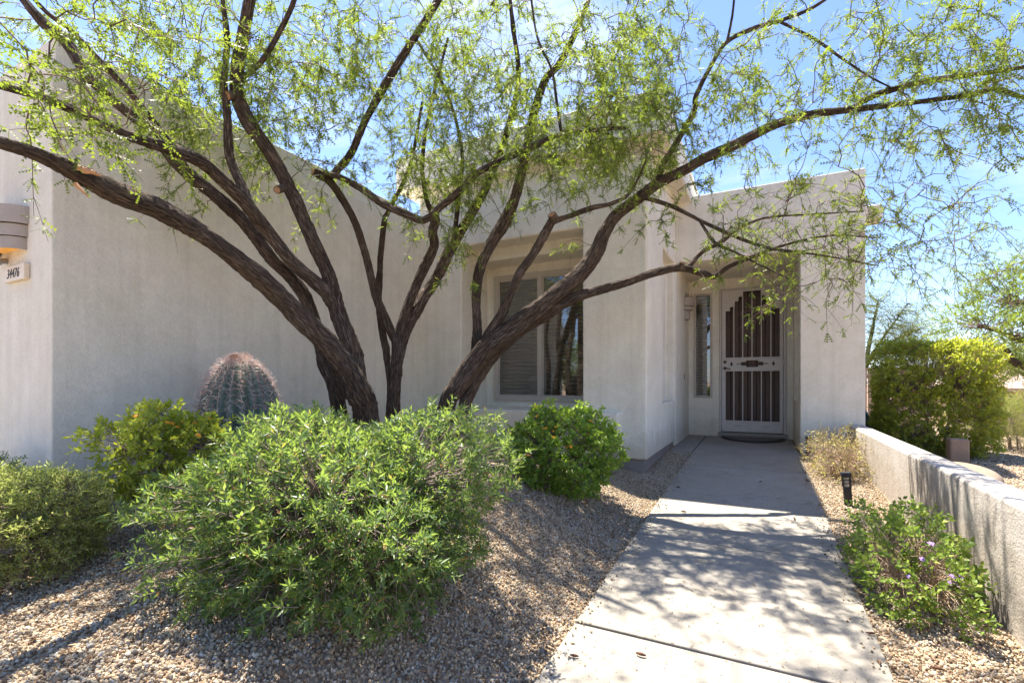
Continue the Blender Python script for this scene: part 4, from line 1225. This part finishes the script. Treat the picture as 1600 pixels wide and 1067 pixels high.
# trailing lantana by the wall, and the dried one
e_p, tp3, nr3 = shrub('trailing_lantana', 'half bare trailing lantana with purple flowers against the low wall', 'shrub',
      (0.69, 3.15, 0.25), (0.21, 0.50, 0.24), 400, (0.030, 0.021), 'trail', 'grey_twig', per=7, twig=0.06, stems=12, seed=41, lump=0.2, inner=0.75, up=0.3, stemr=0.005)
flowers(e_p, tp3, nr3, 10, 'purple', 3, 0.6, 0.03)
shrub('dry_lantana', 'mostly dried straw-coloured lantana where the low wall meets the pier', 'shrub',
      (0.73, 5.95, 0.42), (0.26, 0.55, 0.23), 330, (0.026, 0.012), 'dry', 'grey_twig', per=7, twig=0.08, stems=14, seed=42, lump=0.25, inner=0.5, stemr=0.005)
extra_stems(e_p, (0.69, 3.15, 0.24), (0.23, 0.52, 0.25), 420, 'straw', 5)
e_d = [o for o in col.objects if o.name.startswith('dry_lantana')][0]
extra_stems(e_d, (0.73, 5.95, 0.40), (0.26, 0.55, 0.23), 420, 'straw', 6)

# barrel cactus
def cactus(c, H, Rc, tilt):
    e = empty('barrel_cactus', c)
    tag(e, 'tall ribbed barrel cactus with reddish spines by the garage wall', 'cactus')
    nr_, nh, na = 22, 46, 22 * 8
    def prof(t):      # t 0..1 along the height -> radius, z
        zz = t if t < 0.5 else 0.5 + 0.5 * math.sin((t - 0.5) / 0.5 * math.pi / 2)
        k = max(0.0, (zz - 0.40) / 0.60)
        return Rc * (0.90 + 0.10 * min(1, zz / 0.4)) * max(0.0, 1 - k ** 2.3) ** 0.5 + 1e-4, H * zz
    def pt(t, ang, rib=True):
        r_, z = prof(t)
        tw_ = ang + 0.25 * t
        f = abs(math.sin(ang * nr_ / 2))
        rr = r_ * (1 - 0.17 * (1 - f ** 0.7)) if rib else r_
        x, y = rr * math.cos(tw_), rr * math.sin(tw_)
        return np.array([c[0] + x - tilt * z, c[1] + y, c[2] + z])
    V = np.array([pt(i / nh, 2 * math.pi * j / na) for i in range(nh + 1) for j in range(na)])
    i, j = np.meshgrid(np.arange(nh), np.arange(na), indexing='ij')
    F = np.stack([i * na + j, i * na + (j + 1) % na, (i + 1) * na + (j + 1) % na, (i + 1) * na + j], -1).reshape(-1, 4)
    m, t, p, o_ = newmat('cactus_skin')
    n_ = noise(t, objco(t), 9, 5)
    r_ = ramp(t, n_.outputs['Fac'], [(0.3, (0.065, 0.085, 0.06)), (0.7, (0.12, 0.15, 0.10))])
    t.links.new(r_.outputs['Color'], p.inputs['Base Color']); p.inputs['Roughness'].default_value = 0.6
    link('body', mesh_np('body', V, F, 4, smooth=True), m, e)
    rr_ = np.random.default_rng(5)
    TR, TG = Twigs(), Twigs()
    ms, t2, p2, _ = newmat('spine_red')
    p2.inputs['Base Color'].default_value = (0.50, 0.27, 0.22, 1); p2.inputs['Roughness'].default_value = 0.5
    mg, t3, p3, _ = newmat('spine_grey')
    p3.inputs['Base Color'].default_value = (0.60, 0.52, 0.45, 1); p3.inputs['Roughness'].default_value = 0.6
    AR = MB()
    for k in range(nr_):
        ang = 2 * math.pi * (k + 0.5) / nr_
        ts = np.concatenate([np.arange(0.10, 0.62, 0.036), np.arange(0.62, 0.985, 0.024)])
        for t_ in ts:
            t_ = t_ + rr_.uniform(-0.006, 0.006)
            p0 = pt(t_, ang)
            pa, pb = pt(min(1, t_ + 0.02), ang), pt(max(0, t_ - 0.02), ang)
            tz = unit(pa - pb); out_ = np.array([math.cos(ang + 0.25 * t_), math.sin(ang + 0.25 * t_), 0]); out_ = unit(out_ - tz * np.dot(out_, tz))
            if t_ > 0.97: out_ = unit(out_ + np.array([0, 0, 1.0]))
            sd = np.cross(out_, tz)
            top = t_ > 0.55
            for q_ in range(8 if top else 7):
                a = rr_.uniform(0, 6.28)
                L = rr_.uniform(0.03, 0.07) * (1.05 if top else 0.85)
                d_ = unit(out_ * rr_.uniform(0.25, 1.3) + (math.cos(a) * sd + math.sin(a) * tz) * 0.9)
                p1 = p0 + d_ * L * 0.6; p2_ = p0 + unit(d_ + np.array([0, 0, rr_.uniform(-0.3, 0.3)])) * L
                (TR if rr_.random() < (0.42 if top else 0.32) else TG).add(np.array([p0, p1, p2_]), 0.0011, 0.0004)
            AR.tube(p0 - tz * 0.012, p0 + tz * 0.012, 0.006, 0.004, 5)
    TR.build('red_spines', ms, e)['kind'] = 'stuff'
    TG.build('grey_spines', mg, e)['kind'] = 'stuff'
    AR.build('areoles', M['grey_twig'], e)['kind'] = 'stuff'
    for k in range(5):
        a = rr_.uniform(2.5, 6.0); b_ = pt(0.93 + 0.03 * rr_.random(), a, False)
        m_ = MB(); m_.tube(b_, b_ + np.array([0, 0, 0.035]), 0.011, 0.015, 7); m_.build('dried_bud', M['cutwood'], e)
cz = float(zground(-3.21, 2.13))
cactus((-3.21, 2.13, cz - 0.03), 1.035, 0.275, 0.07)

# hedge beyond the wall, and the plants and things around it
shrub('clipped_hop_bush', 'large clipped square shrub with glossy leaves behind the low wall', 'shrub',
      (1.95, 7.80, 1.02), (0.53, 0.46, 0.64), 2800, (0.050, 0.020), 'hedge', 'grey_twig', per=10, twig=0.08, stems=5, seed=51, power=7.0, inner=0.74, lump=0.07, up=0.1, zmin=-0.95,
      density=lambda v: 1.0)
shrub('broom_bush', 'feathery yellow-green bush on the gravel beyond the clipped shrub', 'shrub',
      (3.15, 8.75, 0.62), (0.62, 0.50, 0.36), 700, (0.15, 0.0045), 'broom', 'grey_twig', per=9, twig=0.10, stems=8, seed=52, up=1.3, spread=0.5)
pb = MB(); pb.box(1.93, 2.10, 7.08, 7.25, 0.15, 0.56)
tag(pb.build('stucco_post', M['tan'], None, bevel=0.02, seg=3), 'short tan stucco post at the foot of the clipped shrub', 'post')

def rock(c, s, seed, label, group=None):
    bm = bmesh.new(); bmesh.ops.create_icosphere(bm, subdivisions=4, radius=1)
    r_ = np.random.default_rng(seed); ph = r_.uniform(0, 6, (8, 3)); fq = r_.uniform(1, 4, 8)
    for v in bm.verts:
        n_ = sum(math.sin(fq[k] * (v.co.x * math.cos(ph[k][0]) + v.co.y * math.sin(ph[k][0]) + v.co.z * math.cos(ph[k][1])) + ph[k][2]) for k in range(8))
        v.co *= 1 + 0.045 * n_
        v.co = Vector((v.co.x * s[0], v.co.y * s[1], v.co.z * s[2]))
    me = bpy.data.meshes.new('boulder'); bm.to_mesh(me); bm.free()
    for p in me.polygons: p.use_smooth = True
    o = link('boulder', me, M['rock']); o.location = c
    return tag(o, label, 'boulder', group)
rock((1.75, 6.1, 0.26), (0.26, 0.34, 0.17), 3, 'rounded brown boulder just behind the low garden wall')
rock((2.62, 5.9, 0.28), (0.12, 0.14, 0.09), 4, 'small pale stone on the gravel beyond the wall')

# agave by the corner of the house
def agave(c, n_, L, W, label):
    e = empty('agave', c); tag(e, label, 'agave')
    for k in range(n_):
        a = k * 2.4 + 0.5; el = R(80 - 55 * (k / n_) ** 0.8)
        dirv = np.array([math.cos(a) * math.cos(el), math.sin(a) * math.cos(el), math.sin(el)])
        sd = unit(np.cross(dirv, [0, 0, 1])); nn = np.cross(sd, dirv)
        V = []; F = []
        for i in range(8):
            t = i / 7; w = W * (0.55 + 1.1 * t - 1.62 * t ** 3) * (1 - t ** 6); p = np.array(c) + dirv * L * t - np.array([0, 0, 0.10]) * t * t * L + np.array([0, 0, 0.02])
            th = 0.035 * (1 - t) + 0.004
            V += [p + sd * w / 2 + nn * w * 0.22, p - nn * th * 0.3, p - sd * w / 2 + nn * w * 0.22, p - nn * (th + 0.012)]
        for i in range(7):
            b = i * 4
            for q_ in range(4): F.append((b + q_, b + (q_ + 1) % 4, b + 4 + (q_ + 1) % 4, b + 4 + q_))
        m_ = MB(); m_.poly(V, F); m_.build('leaf', M['agave'], e, smooth=True)
agave((1.52, 8.55, 0.28), 15, 0.72, 0.20, 'blue-green agave between the house corner and the clipped shrub')

# wooden fence far behind
fe = empty('wooden_fence', (3.2, 16, 0)); tag(fe, 'weathered wooden fence panel behind the house corner', 'fence')
M['fencewood'] = plain('weathered_wood', (0.30, 0.22, 0.17), 0.85, var=0.3)
for k in range(16):
    x = 1.2 + k * 0.16
    MB().box(x, x + 0.145, 15.0, 15.03, -0.8, 1.55 + 0.01 * (k % 3)).build('board', M['fencewood'], fe)
MB().box(1.1, 3.9, 15.031, 15.08, 1.3, 1.4).build('rail', M['fencewood'], fe)

# background trees
def far_tree(name, label, base, limbs, clouds, lmat, bmat, leafL, nspray, seed, group=None, pinna=True, per=26, twl=0.5, wid=0.3):
    r_ = np.random.default_rng(seed)
    e = empty(name, tuple(base)); tag(e, label, 'tree', group)
    nod = []
    V_, F_, U_ = [], [], []; nv = 0
    for lst in limbs:
        A = np.array(lst, float); C = catmull(A, 5); P = C[:, :3]; rad = np.maximum(C[:, 3], 0.006)
        V, F, uv = tube_mesh(P, rad, 8, rough=0.15, seed=seed)
        V_.append(V); F_.append(F + nv); U_.append(uv); nv += len(V); nod.append(P[len(P) // 4:])
    link('trunk', quads_to_mesh('trunk', np.vstack(V_), np.vstack(F_), np.vstack(U_)), M[bmat], e)
    N_ = np.vstack(nod); tw = Twigs(); LP, LT = [], []
    tot = sum(q_[6] for q_ in clouds)
    for (x, y, z, a, b, c_, w_) in clouds:
        for k in range(int(nspray * w_ / tot)):
            v = unit(r_.normal(size=3)) * r_.random() ** 0.4
            p = np.array([x + v[0] * a, y + v[1] * b, z + v[2] * c_])
            j = int(np.argmin(((N_ - p) ** 2).sum(1))); s0 = N_[j]
            t = np.linspace(0, 1, 5)[:, None]
            C = s0 * (1 - t) + p * t + r_.normal(0, 0.03, (5, 3)) * t + np.array([0, 0, 0.1]) * t * (1 - t)
            tw.add(C, 0.012, 0.003)
            for q_ in range(3):
                dr = unit(unit(p - s0) + r_.normal(0, 0.6, 3)); n_ = per // 3
                LP.append(p + dr * (np.linspace(0, twl, n_))[:, None]); LT.append(unit(dr + r_.normal(0, 0.6, (n_, 3))))
    tw.build('twigs', M[bmat] if bmat != 'bark' else M['twig'], e)
    LP = np.vstack(LP); LT = np.vstack(LT); N = len(LP)
    if pinna: V, F, RN = feather_leaves(LP, LT, r_.uniform(0.7, 1.3, N) * leafL, wid=wid, k=3, seed=seed)
    else: V, F, RN = blades(LP, LT, r_.uniform(0.7, 1.3, N) * leafL, np.full(N, leafL * wid), seed=seed)
    o = link('crown', mesh_np('crown', V, F, 3, rnd=RN), M[lmat], e); o['kind'] = 'stuff'
    return e
def A3(x, y, d, r): return (*at(x, y, d), r)
M['palobark'] = barkmat('palo_verde_bark', (0.14, 0.17, 0.06), (0.22, 0.25, 0.11))
b0 = at(1345, 625, 14.0)
def C3(x, y, d, sx_, sy_, sd_, w_):
    p = at(x, y, d); return (p[0], p[1], p[2], sx_ * d / FPX, sd_, sy_ * d / FPX, w_)
far_tree('palo_verde_tree', 'airy pale green palo verde rising behind the house corner', b0,
         [[A3(1345, 640, 14, 0.10), A3(1350, 580, 14, 0.07), A3(1375, 535, 14, 0.035), A3(1400, 500, 13.9, 0.02), A3(1418, 475, 13.8, 0.010)],
          [A3(1348, 590, 14, 0.07), A3(1362, 520, 14.2, 0.045), A3(1372, 470, 14.3, 0.015)],
          [A3(1358, 560, 14, 0.05), A3(1400, 530, 14, 0.03), A3(1435, 515, 14, 0.012)],
          [A3(1348, 590, 14, 0.07), A3(1320, 500, 14.2, 0.045), A3(1310, 450, 14.3, 0.015)]],
         [C3(1385, 495, 14, 45, 38, 0.8, 1.0), C3(1375, 540, 14, 55, 35, 0.9, 1.0), C3(1420, 525, 13.8, 30, 25, 0.6, 0.6), C3(1325, 480, 14.2, 40, 40, 0.8, 0.6)],
         'palo', 'palobark', 0.075, 520, 61, per=30, twl=0.5, pinna=False, wid=0.14)
far_tree('mesquite_tree', 'leafy mesquite with dark bent branches at the right picture edge', at(1690, 660, 10.5),
         [[A3(1690, 670, 10.5, 0.16), A3(1680, 620, 10.4, 0.14), A3(1640, 590, 10.2, 0.11), A3(1600, 571, 10.0, 0.085), A3(1580, 563, 9.95, 0.075), A3(1572, 548, 9.9, 0.06), A3(1560, 543, 9.85, 0.03)],
          [A3(1680, 620, 10.4, 0.12), A3(1650, 545, 10.2, 0.085), A3(1600, 533, 10.0, 0.065), A3(1570, 522, 9.9, 0.045), A3(1540, 512, 9.8, 0.02)],
          [A3(1660, 560, 10.3, 0.09), A3(1650, 490, 10.2, 0.06), A3(1600, 476, 10.0, 0.04), A3(1575, 474, 9.9, 0.02)],
          [A3(1690, 640, 10.5, 0.1), A3(1720, 520, 10.8, 0.08), A3(1730, 420, 11, 0.04)],
          [A3(1655, 500, 10.2, 0.05), A3(1650, 430, 10.2, 0.03), A3(1630, 400, 10.1, 0.012)]],
         [C3(1550, 500, 9.9, 70, 28, 0.7, 1.0), C3(1600, 465, 10.0, 70, 22, 0.8, 0.9), C3(1600, 430, 10.1, 60, 22, 0.8, 0.7), C3(1610, 530, 10.1, 60, 25, 0.8, 0.7), C3(1700, 460, 10.5, 80, 60, 1.2, 1.4), C3(1680, 400, 10.5, 80, 30, 1.0, 0.6)],
         'mesq', 'bark', 0.11, 330, 62, per=30, twl=0.45, wid=0.26)
# green trees in the distance behind them
far_tree('distant_tree', 'hazy light green tree crown in the distance beyond the clipped shrub', at(1640, 640, 24),
         [[A3(1640, 645, 24, 0.2), A3(1630, 600, 24, 0.16), A3(1600, 560, 24, 0.06)], [A3(1632, 605, 24, 0.12), A3(1560, 560, 24, 0.05)]],
         [C3(1590, 565, 24, 60, 26, 1.6, 1.0), C3(1650, 560, 24, 60, 34, 1.6, 1.0), C3(1540, 572, 24.5, 40, 16, 1.2, 0.5)], 'palo', 'palobark', 0.2, 260, 63, per=30, twl=0.8, wid=0.3)
far_tree('distant_tree', 'feathery pale tree top showing just above the clipped shrub', at(1485, 640, 20),
         [[A3(1485, 645, 20, 0.16), A3(1488, 580, 20, 0.12), A3(1480, 530, 20, 0.04)], [A3(1487, 590, 20, 0.1), A3(1510, 535, 20, 0.03)]],
         [C3(1490, 545, 20, 36, 14, 1.0, 1.0), C3(1500, 570, 20, 50, 20, 1.2, 0.8)], 'palo', 'palobark', 0.12, 90, 64, per=30, twl=0.7, wid=0.2)
# trees across the street behind the photographer: seen only in the window
for k, (x, y, h_, lab) in enumerate(((-9.0, -9.5, 3.6, 'green tree across the driveway mirrored at the window edge'), (-14.5, -13, 4.6, 'taller green tree across the street mirrored in the window'), (-5.6, -14.0, 3.2, 'low green tree across the street behind the photographer'))):
    z0 = float(zground(x, y))
    far_tree('mesquite_tree', lab, (x, y, z0),
             [[(x, y, z0 - 0.1, 0.14), (x + 0.1, y, z0 + h_ * 0.3, 0.12), (x - 0.5, y, z0 + h_ * 0.7, 0.05)], [(x + 0.05, y, z0 + h_ * 0.25, 0.1), (x + 0.8, y + 0.3, z0 + h_ * 0.7, 0.04)]],
             [(x, y, z0 + h_ * 0.62, h_ * 0.5, h_ * 0.45, h_ * 0.38, 1)], 'mesq', 'bark', 0.16, 260, 70 + k, per=30, twl=0.5, wid=0.4)

# distant tiled house and low wall down the slope
dh = empty('distant_house', (22, 32, -2)); tag(dh, 'distant low house with a tan tile roof behind the mesquite', 'house')
p0 = at(1600, 597, 36)
hx0, hx1, hy0, hy1 = p0[0] - 4.5, p0[0] + 9, p0[1] - 3, p0[1] + 6
MB().box(hx0, hx1, hy0, hy1, -2.8, 0.75).build('wall', M['tan'], dh)
m_ = MB(); ov = 0.6
m_.poly([(hx0 - ov, hy0 - ov, 0.78), (hx1 + ov, hy0 - ov, 0.78), (hx1 + ov, hy1 + ov, 0.78), (hx0 - ov, hy1 + ov, 0.78), (hx0 + 3.5, (hy0 + hy1) / 2, 2.35), (hx1 - 3.5, (hy0 + hy1) / 2, 2.35)],
        [(0, 1, 5, 4), (1, 2, 5), (2, 3, 4, 5), (3, 0, 4), (3, 2, 1, 0)])
m_.build('roof', M['tile'], dh)
m_ = MB(); m_.box(hx0 - ov, hx1 + ov, hy0 - ov - 0.03, hy0 - ov + 0.03, 0.55, 0.775); m_.build('fascia', M['tan'], dh)
for k in range(3):
    x = hx0 + 1.6 + k * 3.2
    wdw = MB().box(x, x + 1.5, hy0 - 0.06, hy0 + 0.1, -1.2, 0.2).build('window', M['black'], dh)
dw = MB(); q0 = at(1585, 625, 22)
dw.box(q0[0] - 1.2, q0[0] + 8, q0[1], q0[1] + 0.25, -2.4, q0[2] + 0.12)
tag(dw.build('boundary_wall', M['tan'], None, bevel=0.03), 'distant low reddish wall below the tiled roof', 'wall')

# dry scrub and dead branches beyond the broom bush
e_s, _, _ = shrub('desert_scrub', 'dry grey-brown scrub on the slope behind the feathery bush', 'shrub',
      (4.9, 11.2, 0.45), (1.2, 0.8, 0.40), 420, (0.05, 0.010), 'dry', 'grey_twig', per=8, twig=0.14, stems=9, seed=55, lump=0.3, inner=0.3, stemr=0.01)
shrub('desert_scrub', 'pale olive scrub in the distance left of the dry one', 'shrub',
      (4.3, 13.6, 0.3), (1.0, 0.8, 0.45), 420, (0.06, 0.014), 'palo', 'grey_twig', per=8, twig=0.14, stems=9, seed=56, lump=0.3, inner=0.3, stemr=0.01)
tw = Twigs()
e_b = empty('dead_branch', (3.9, 8.6, 0.3)); tag(e_b, 'bare dead branches lying beside the feathery bush', 'branch')
for k in range(16):
    p0 = np.array([3.75 + random.uniform(-0.25, 0.35), 8.7 + random.uniform(-0.3, 0.3), 0.28])
    p1 = p0 + np.array([random.uniform(-0.3, 0.4), random.uniform(-0.3, 0.3), random.uniform(0.1, 0.6)])
    t = np.linspace(0, 1, 6)[:, None]
    tw.add(p0 * (1 - t) + p1 * t + rng.normal(0, 0.02, (6, 3)), 0.013, 0.004, 5)
tw.build('branches', M['grey_twig'], e_b)

# ------------------------------------------------------------------ gravel and litter
def scatter(name, mat, P, S, seed, kind='ico'):
    """instances of one small stone on given points (kind = stuff)"""
    r_ = np.random.default_rng(seed); N = len(P)
    me = bpy.data.meshes.new(name); me.vertices.add(N); me.vertices.foreach_set('co', np.asarray(P, np.float32).ravel())
    a = me.attributes.new('rot', 'FLOAT_VECTOR', 'POINT'); a.data.foreach_set('vector', r_.uniform(0, 6.28, (N, 3)).astype(np.float32).ravel())
    sv = np.stack([S * r_.uniform(0.8, 1.35, N), S * r_.uniform(0.65, 1.0, N), S * r_.uniform(0.45, 0.85, N)], 1)
    a = me.attributes.new('scl', 'FLOAT_VECTOR', 'POINT'); a.data.foreach_set('vector', sv.astype(np.float32).ravel())
    o = link(name, me, None); me.materials.append(mat)
    ng = bpy.data.node_groups.new(name + '_nodes', 'GeometryNodeTree')
    ng.interface.new_socket('Geometry', in_out='INPUT', socket_type='NodeSocketGeometry')
    ng.interface.new_socket('Geometry', in_out='OUTPUT', socket_type='NodeSocketGeometry')
    L = ng.links; nn = ng.nodes
    gi = nn.new('NodeGroupInput'); go = nn.new('NodeGroupOutput')
    ico = nn.new('GeometryNodeMeshIcoSphere'); ico.inputs['Radius'].default_value = 1.0; ico.inputs['Subdivisions'].default_value = 2
    nz_ = nn.new('ShaderNodeTexNoise'); nz_.inputs['Scale'].default_value = 1.7
    vm = nn.new('ShaderNodeVectorMath'); vm.operation = 'SUBTRACT'; vm.inputs[1].default_value = (0.5, 0.5, 0.5)
    vs = nn.new('ShaderNodeVectorMath'); vs.operation = 'SCALE'; vs.inputs['Scale'].default_value = 1.1
    sp = nn.new('GeometryNodeSetPosition'); smt = nn.new('GeometryNodeSetMaterial'); smt.inputs['Material'].default_value = mat
    iop = nn.new('GeometryNodeInstanceOnPoints')
    nr_ = nn.new('GeometryNodeInputNamedAttribute'); nr_.data_type = 'FLOAT_VECTOR'; nr_.inputs['Name'].default_value = 'rot'
    ns_ = nn.new('GeometryNodeInputNamedAttribute'); ns_.data_type = 'FLOAT_VECTOR'; ns_.inputs['Name'].default_value = 'scl'
    er = nn.new('FunctionNodeEulerToRotation')
    L.new(nz_.outputs['Color'], vm.inputs[0]); L.new(vm.outputs[0], vs.inputs[0]); L.new(vs.outputs[0], sp.inputs['Offset'])
    L.new(ico.outputs['Mesh'], sp.inputs['Geometry']); L.new(sp.outputs['Geometry'], smt.inputs['Geometry'])
    L.new(gi.outputs[0], iop.inputs['Points']); L.new(smt.outputs['Geometry'], iop.inputs['Instance'])
    L.new(nr_.outputs['Attribute'], er.inputs[0]); L.new(er.outputs[0], iop.inputs['Rotation']); L.new(ns_.outputs['Attribute'], iop.inputs['Scale'])
    L.new(iop.outputs['Instances'], go.inputs[0])
    md = o.modifiers.new('scatter', 'NODES'); md.node_group = ng
    return o

def bed_points(x0, x1, y0, y1, dens, r_):
    n_ = int((x1 - x0) * (y1 - y0) * dens)
    X = r_.uniform(x0, x1, n_); Y = r_.uniform(y0, y1, n_)
    ok = ~((X > PXL) & (X < PXR) & (Y < 8.6))
    ok &= ~((X < XG - 0.0) & (Y > YG)) & ~((X < XT) & (Y > YT)) & ~((Y > YE) & (X < 1.15))
    ok &= ~((X > 0.96) & (X < 1.145) & (Y > 2) & (Y < YE)) & ~((X > 0.99) & (X < 1.17) & (Y <= 2.07)) & ~((X < PXL) & (Y > 6.58))
    return X[ok], Y[ok]
rg = np.random.default_rng(99)
PP, SS = [], []
for (x0, x1, y0, y1, dn, s) in ((-4.2, PXL + 0.005, 0.2, 5.2, 11500, 0.0061), (-1.1, PXL, 4.9, 6.6, 11500, 0.0060), (PXR, 1.0, 0.9, 7.1, 11500, 0.0060), (1.1, 5.5, 5.0, 10.5, 2400, 0.0085), (-4.2, PXL, 0.2, 3.5, 140, 0.0105)):
    X, Y = bed_points(x0, x1, y0, y1, dn, rg)
    PP.append(np.stack([X, Y, zground(X, Y) + rg.uniform(-0.003, 0.009, len(X))], 1)); SS.append(s * rg.uniform(0.6, 1.35, len(X)))
# strays on the path edge
n_ = 700
X = np.where(rg.random(n_) < 0.5, PXL + np.abs(rg.normal(0, 0.05, n_)), PXR - np.abs(rg.normal(0, 0.04, n_))); Y = rg.uniform(0.8, 6.5, n_)
PP.append(np.stack([X, Y, zpath(Y) + 0.004], 1)); SS.append(rg.uniform(0.0035, 0.0075, n_))
gravel = scatter('gravel', M['pebble'], np.vstack(PP), np.concatenate(SS), 5)
tag(gravel, 'loose tan and grey landscaping gravel covering the beds', 'gravel', kind='stuff')

# fallen leaflets, twigs and bark crumbs
X, Y = bed_points(-4.1, 1.0, 0.6, 6.4, 620, rg)
keep = (np.sin(2.1 * X + 1.3 * Y) + np.sin(3.7 * Y - 1.9 * X) + rg.normal(0, 1, len(X))) > 0.1
X, Y = X[keep], Y[keep]
LPp = np.stack([X, Y, zground(X, Y) + 0.014], 1)
n2 = 700
X2 = rg.uniform(PXL + 0.02, PXR - 0.02, n2); Y2 = rg.uniform(0.9, 6.8, n2)
LPp = np.vstack([LPp, np.stack([X2, Y2, zpath(Y2) + 0.004], 1)])
N = len(LPp)
dirs = np.stack([np.cos(rg.uniform(0, 6.28, N)), np.sin(rg.uniform(0, 6.28, N)), rg.normal(0.05, 0.12, N)], 1)
Ls = rg.uniform(0.010, 0.045, N); Ls[-n2:] = rg.uniform(0.006, 0.018, n2)
V, F, RN = blades(LPp, dirs, Ls, np.minimum(0.009, Ls * 0.4), seed=8, up=3.0)
lt = link('leaf_litter', mesh_np('leaf_litter', V, F, 3, rnd=RN), M['litter'])
tag(lt, 'brown leaf crumbs scattered over gravel and path', 'litter', kind='stuff')

# curled dry pods on the path
pod_me = None
PODS = [(897, 1025, 'brown seed pod at the left edge of the nearest slab'), (1001, 1023, 'brown seed pod alone near the middle of the nearest slab'), (1373, 1036, 'brown seed pod at the right edge of the nearest slab'),
        (1360, 990, 'brown seed pod on the path edge just above the nearest joint'), (1242, 811, 'brown seed pod in the sunlit band near the right path edge'), (1068, 800, 'brown seed pod in the sunlit band near the left path edge'),
        (1258, 738, 'upper of two brown pods on the shaded right path edge'), (1262, 752, 'lower of two brown pods on the shaded right path edge'), (1464, 1045, 'brown seed pod on gravel at the foot of the low wall'),
        (1188, 753, 'small brown pod in the middle of the shaded slab'), (745, 860, 'brown seed pod on gravel beside the big loose shrub'), (1060, 762, 'brown seed pod on the shaded left path edge')]
for k, (x, y, lab) in enumerate(PODS):
    u = (x - 800) / FPX; lo, hi = 1.0, 9.0
    for _ in range(40):
        d = (lo + hi) / 2; p = at(x, y, d); gz = float(zpath(p[1])) + 0.004 if PXL < p[0] < PXR else float(zground(p[0], p[1])) + 0.015
        if p[2] > gz: lo = d
        else: hi = d
    if pod_me is None:
        C = catmull(np.array([(-0.028, 0, 0.004), (-0.012, 0.006, 0.009), (0.008, 0.004, 0.010), (0.026, -0.006, 0.006)]), 4)
        r_ = 0.0065 * np.sin(np.linspace(0.35, 2.8, len(C))) + 0.001
        V, F, uv = tube_mesh(C, r_, 7, rough=0.2)
        pod_me = quads_to_mesh('seed_pod', V, F); pod_me.materials.append(M['pod'])
    o = bpy.data.objects.new('seed_pod', pod_me); col.objects.link(o)
    o.location = (p[0], p[1], gz); o.rotation_euler = (0, 0, random.uniform(0, 6.28)); o.scale = (random.uniform(0.55, 0.9),) * 3
    tag(o, lab, 'seed pod', 'fallen seed pods')
print('objects', len(bpy.data.objects))
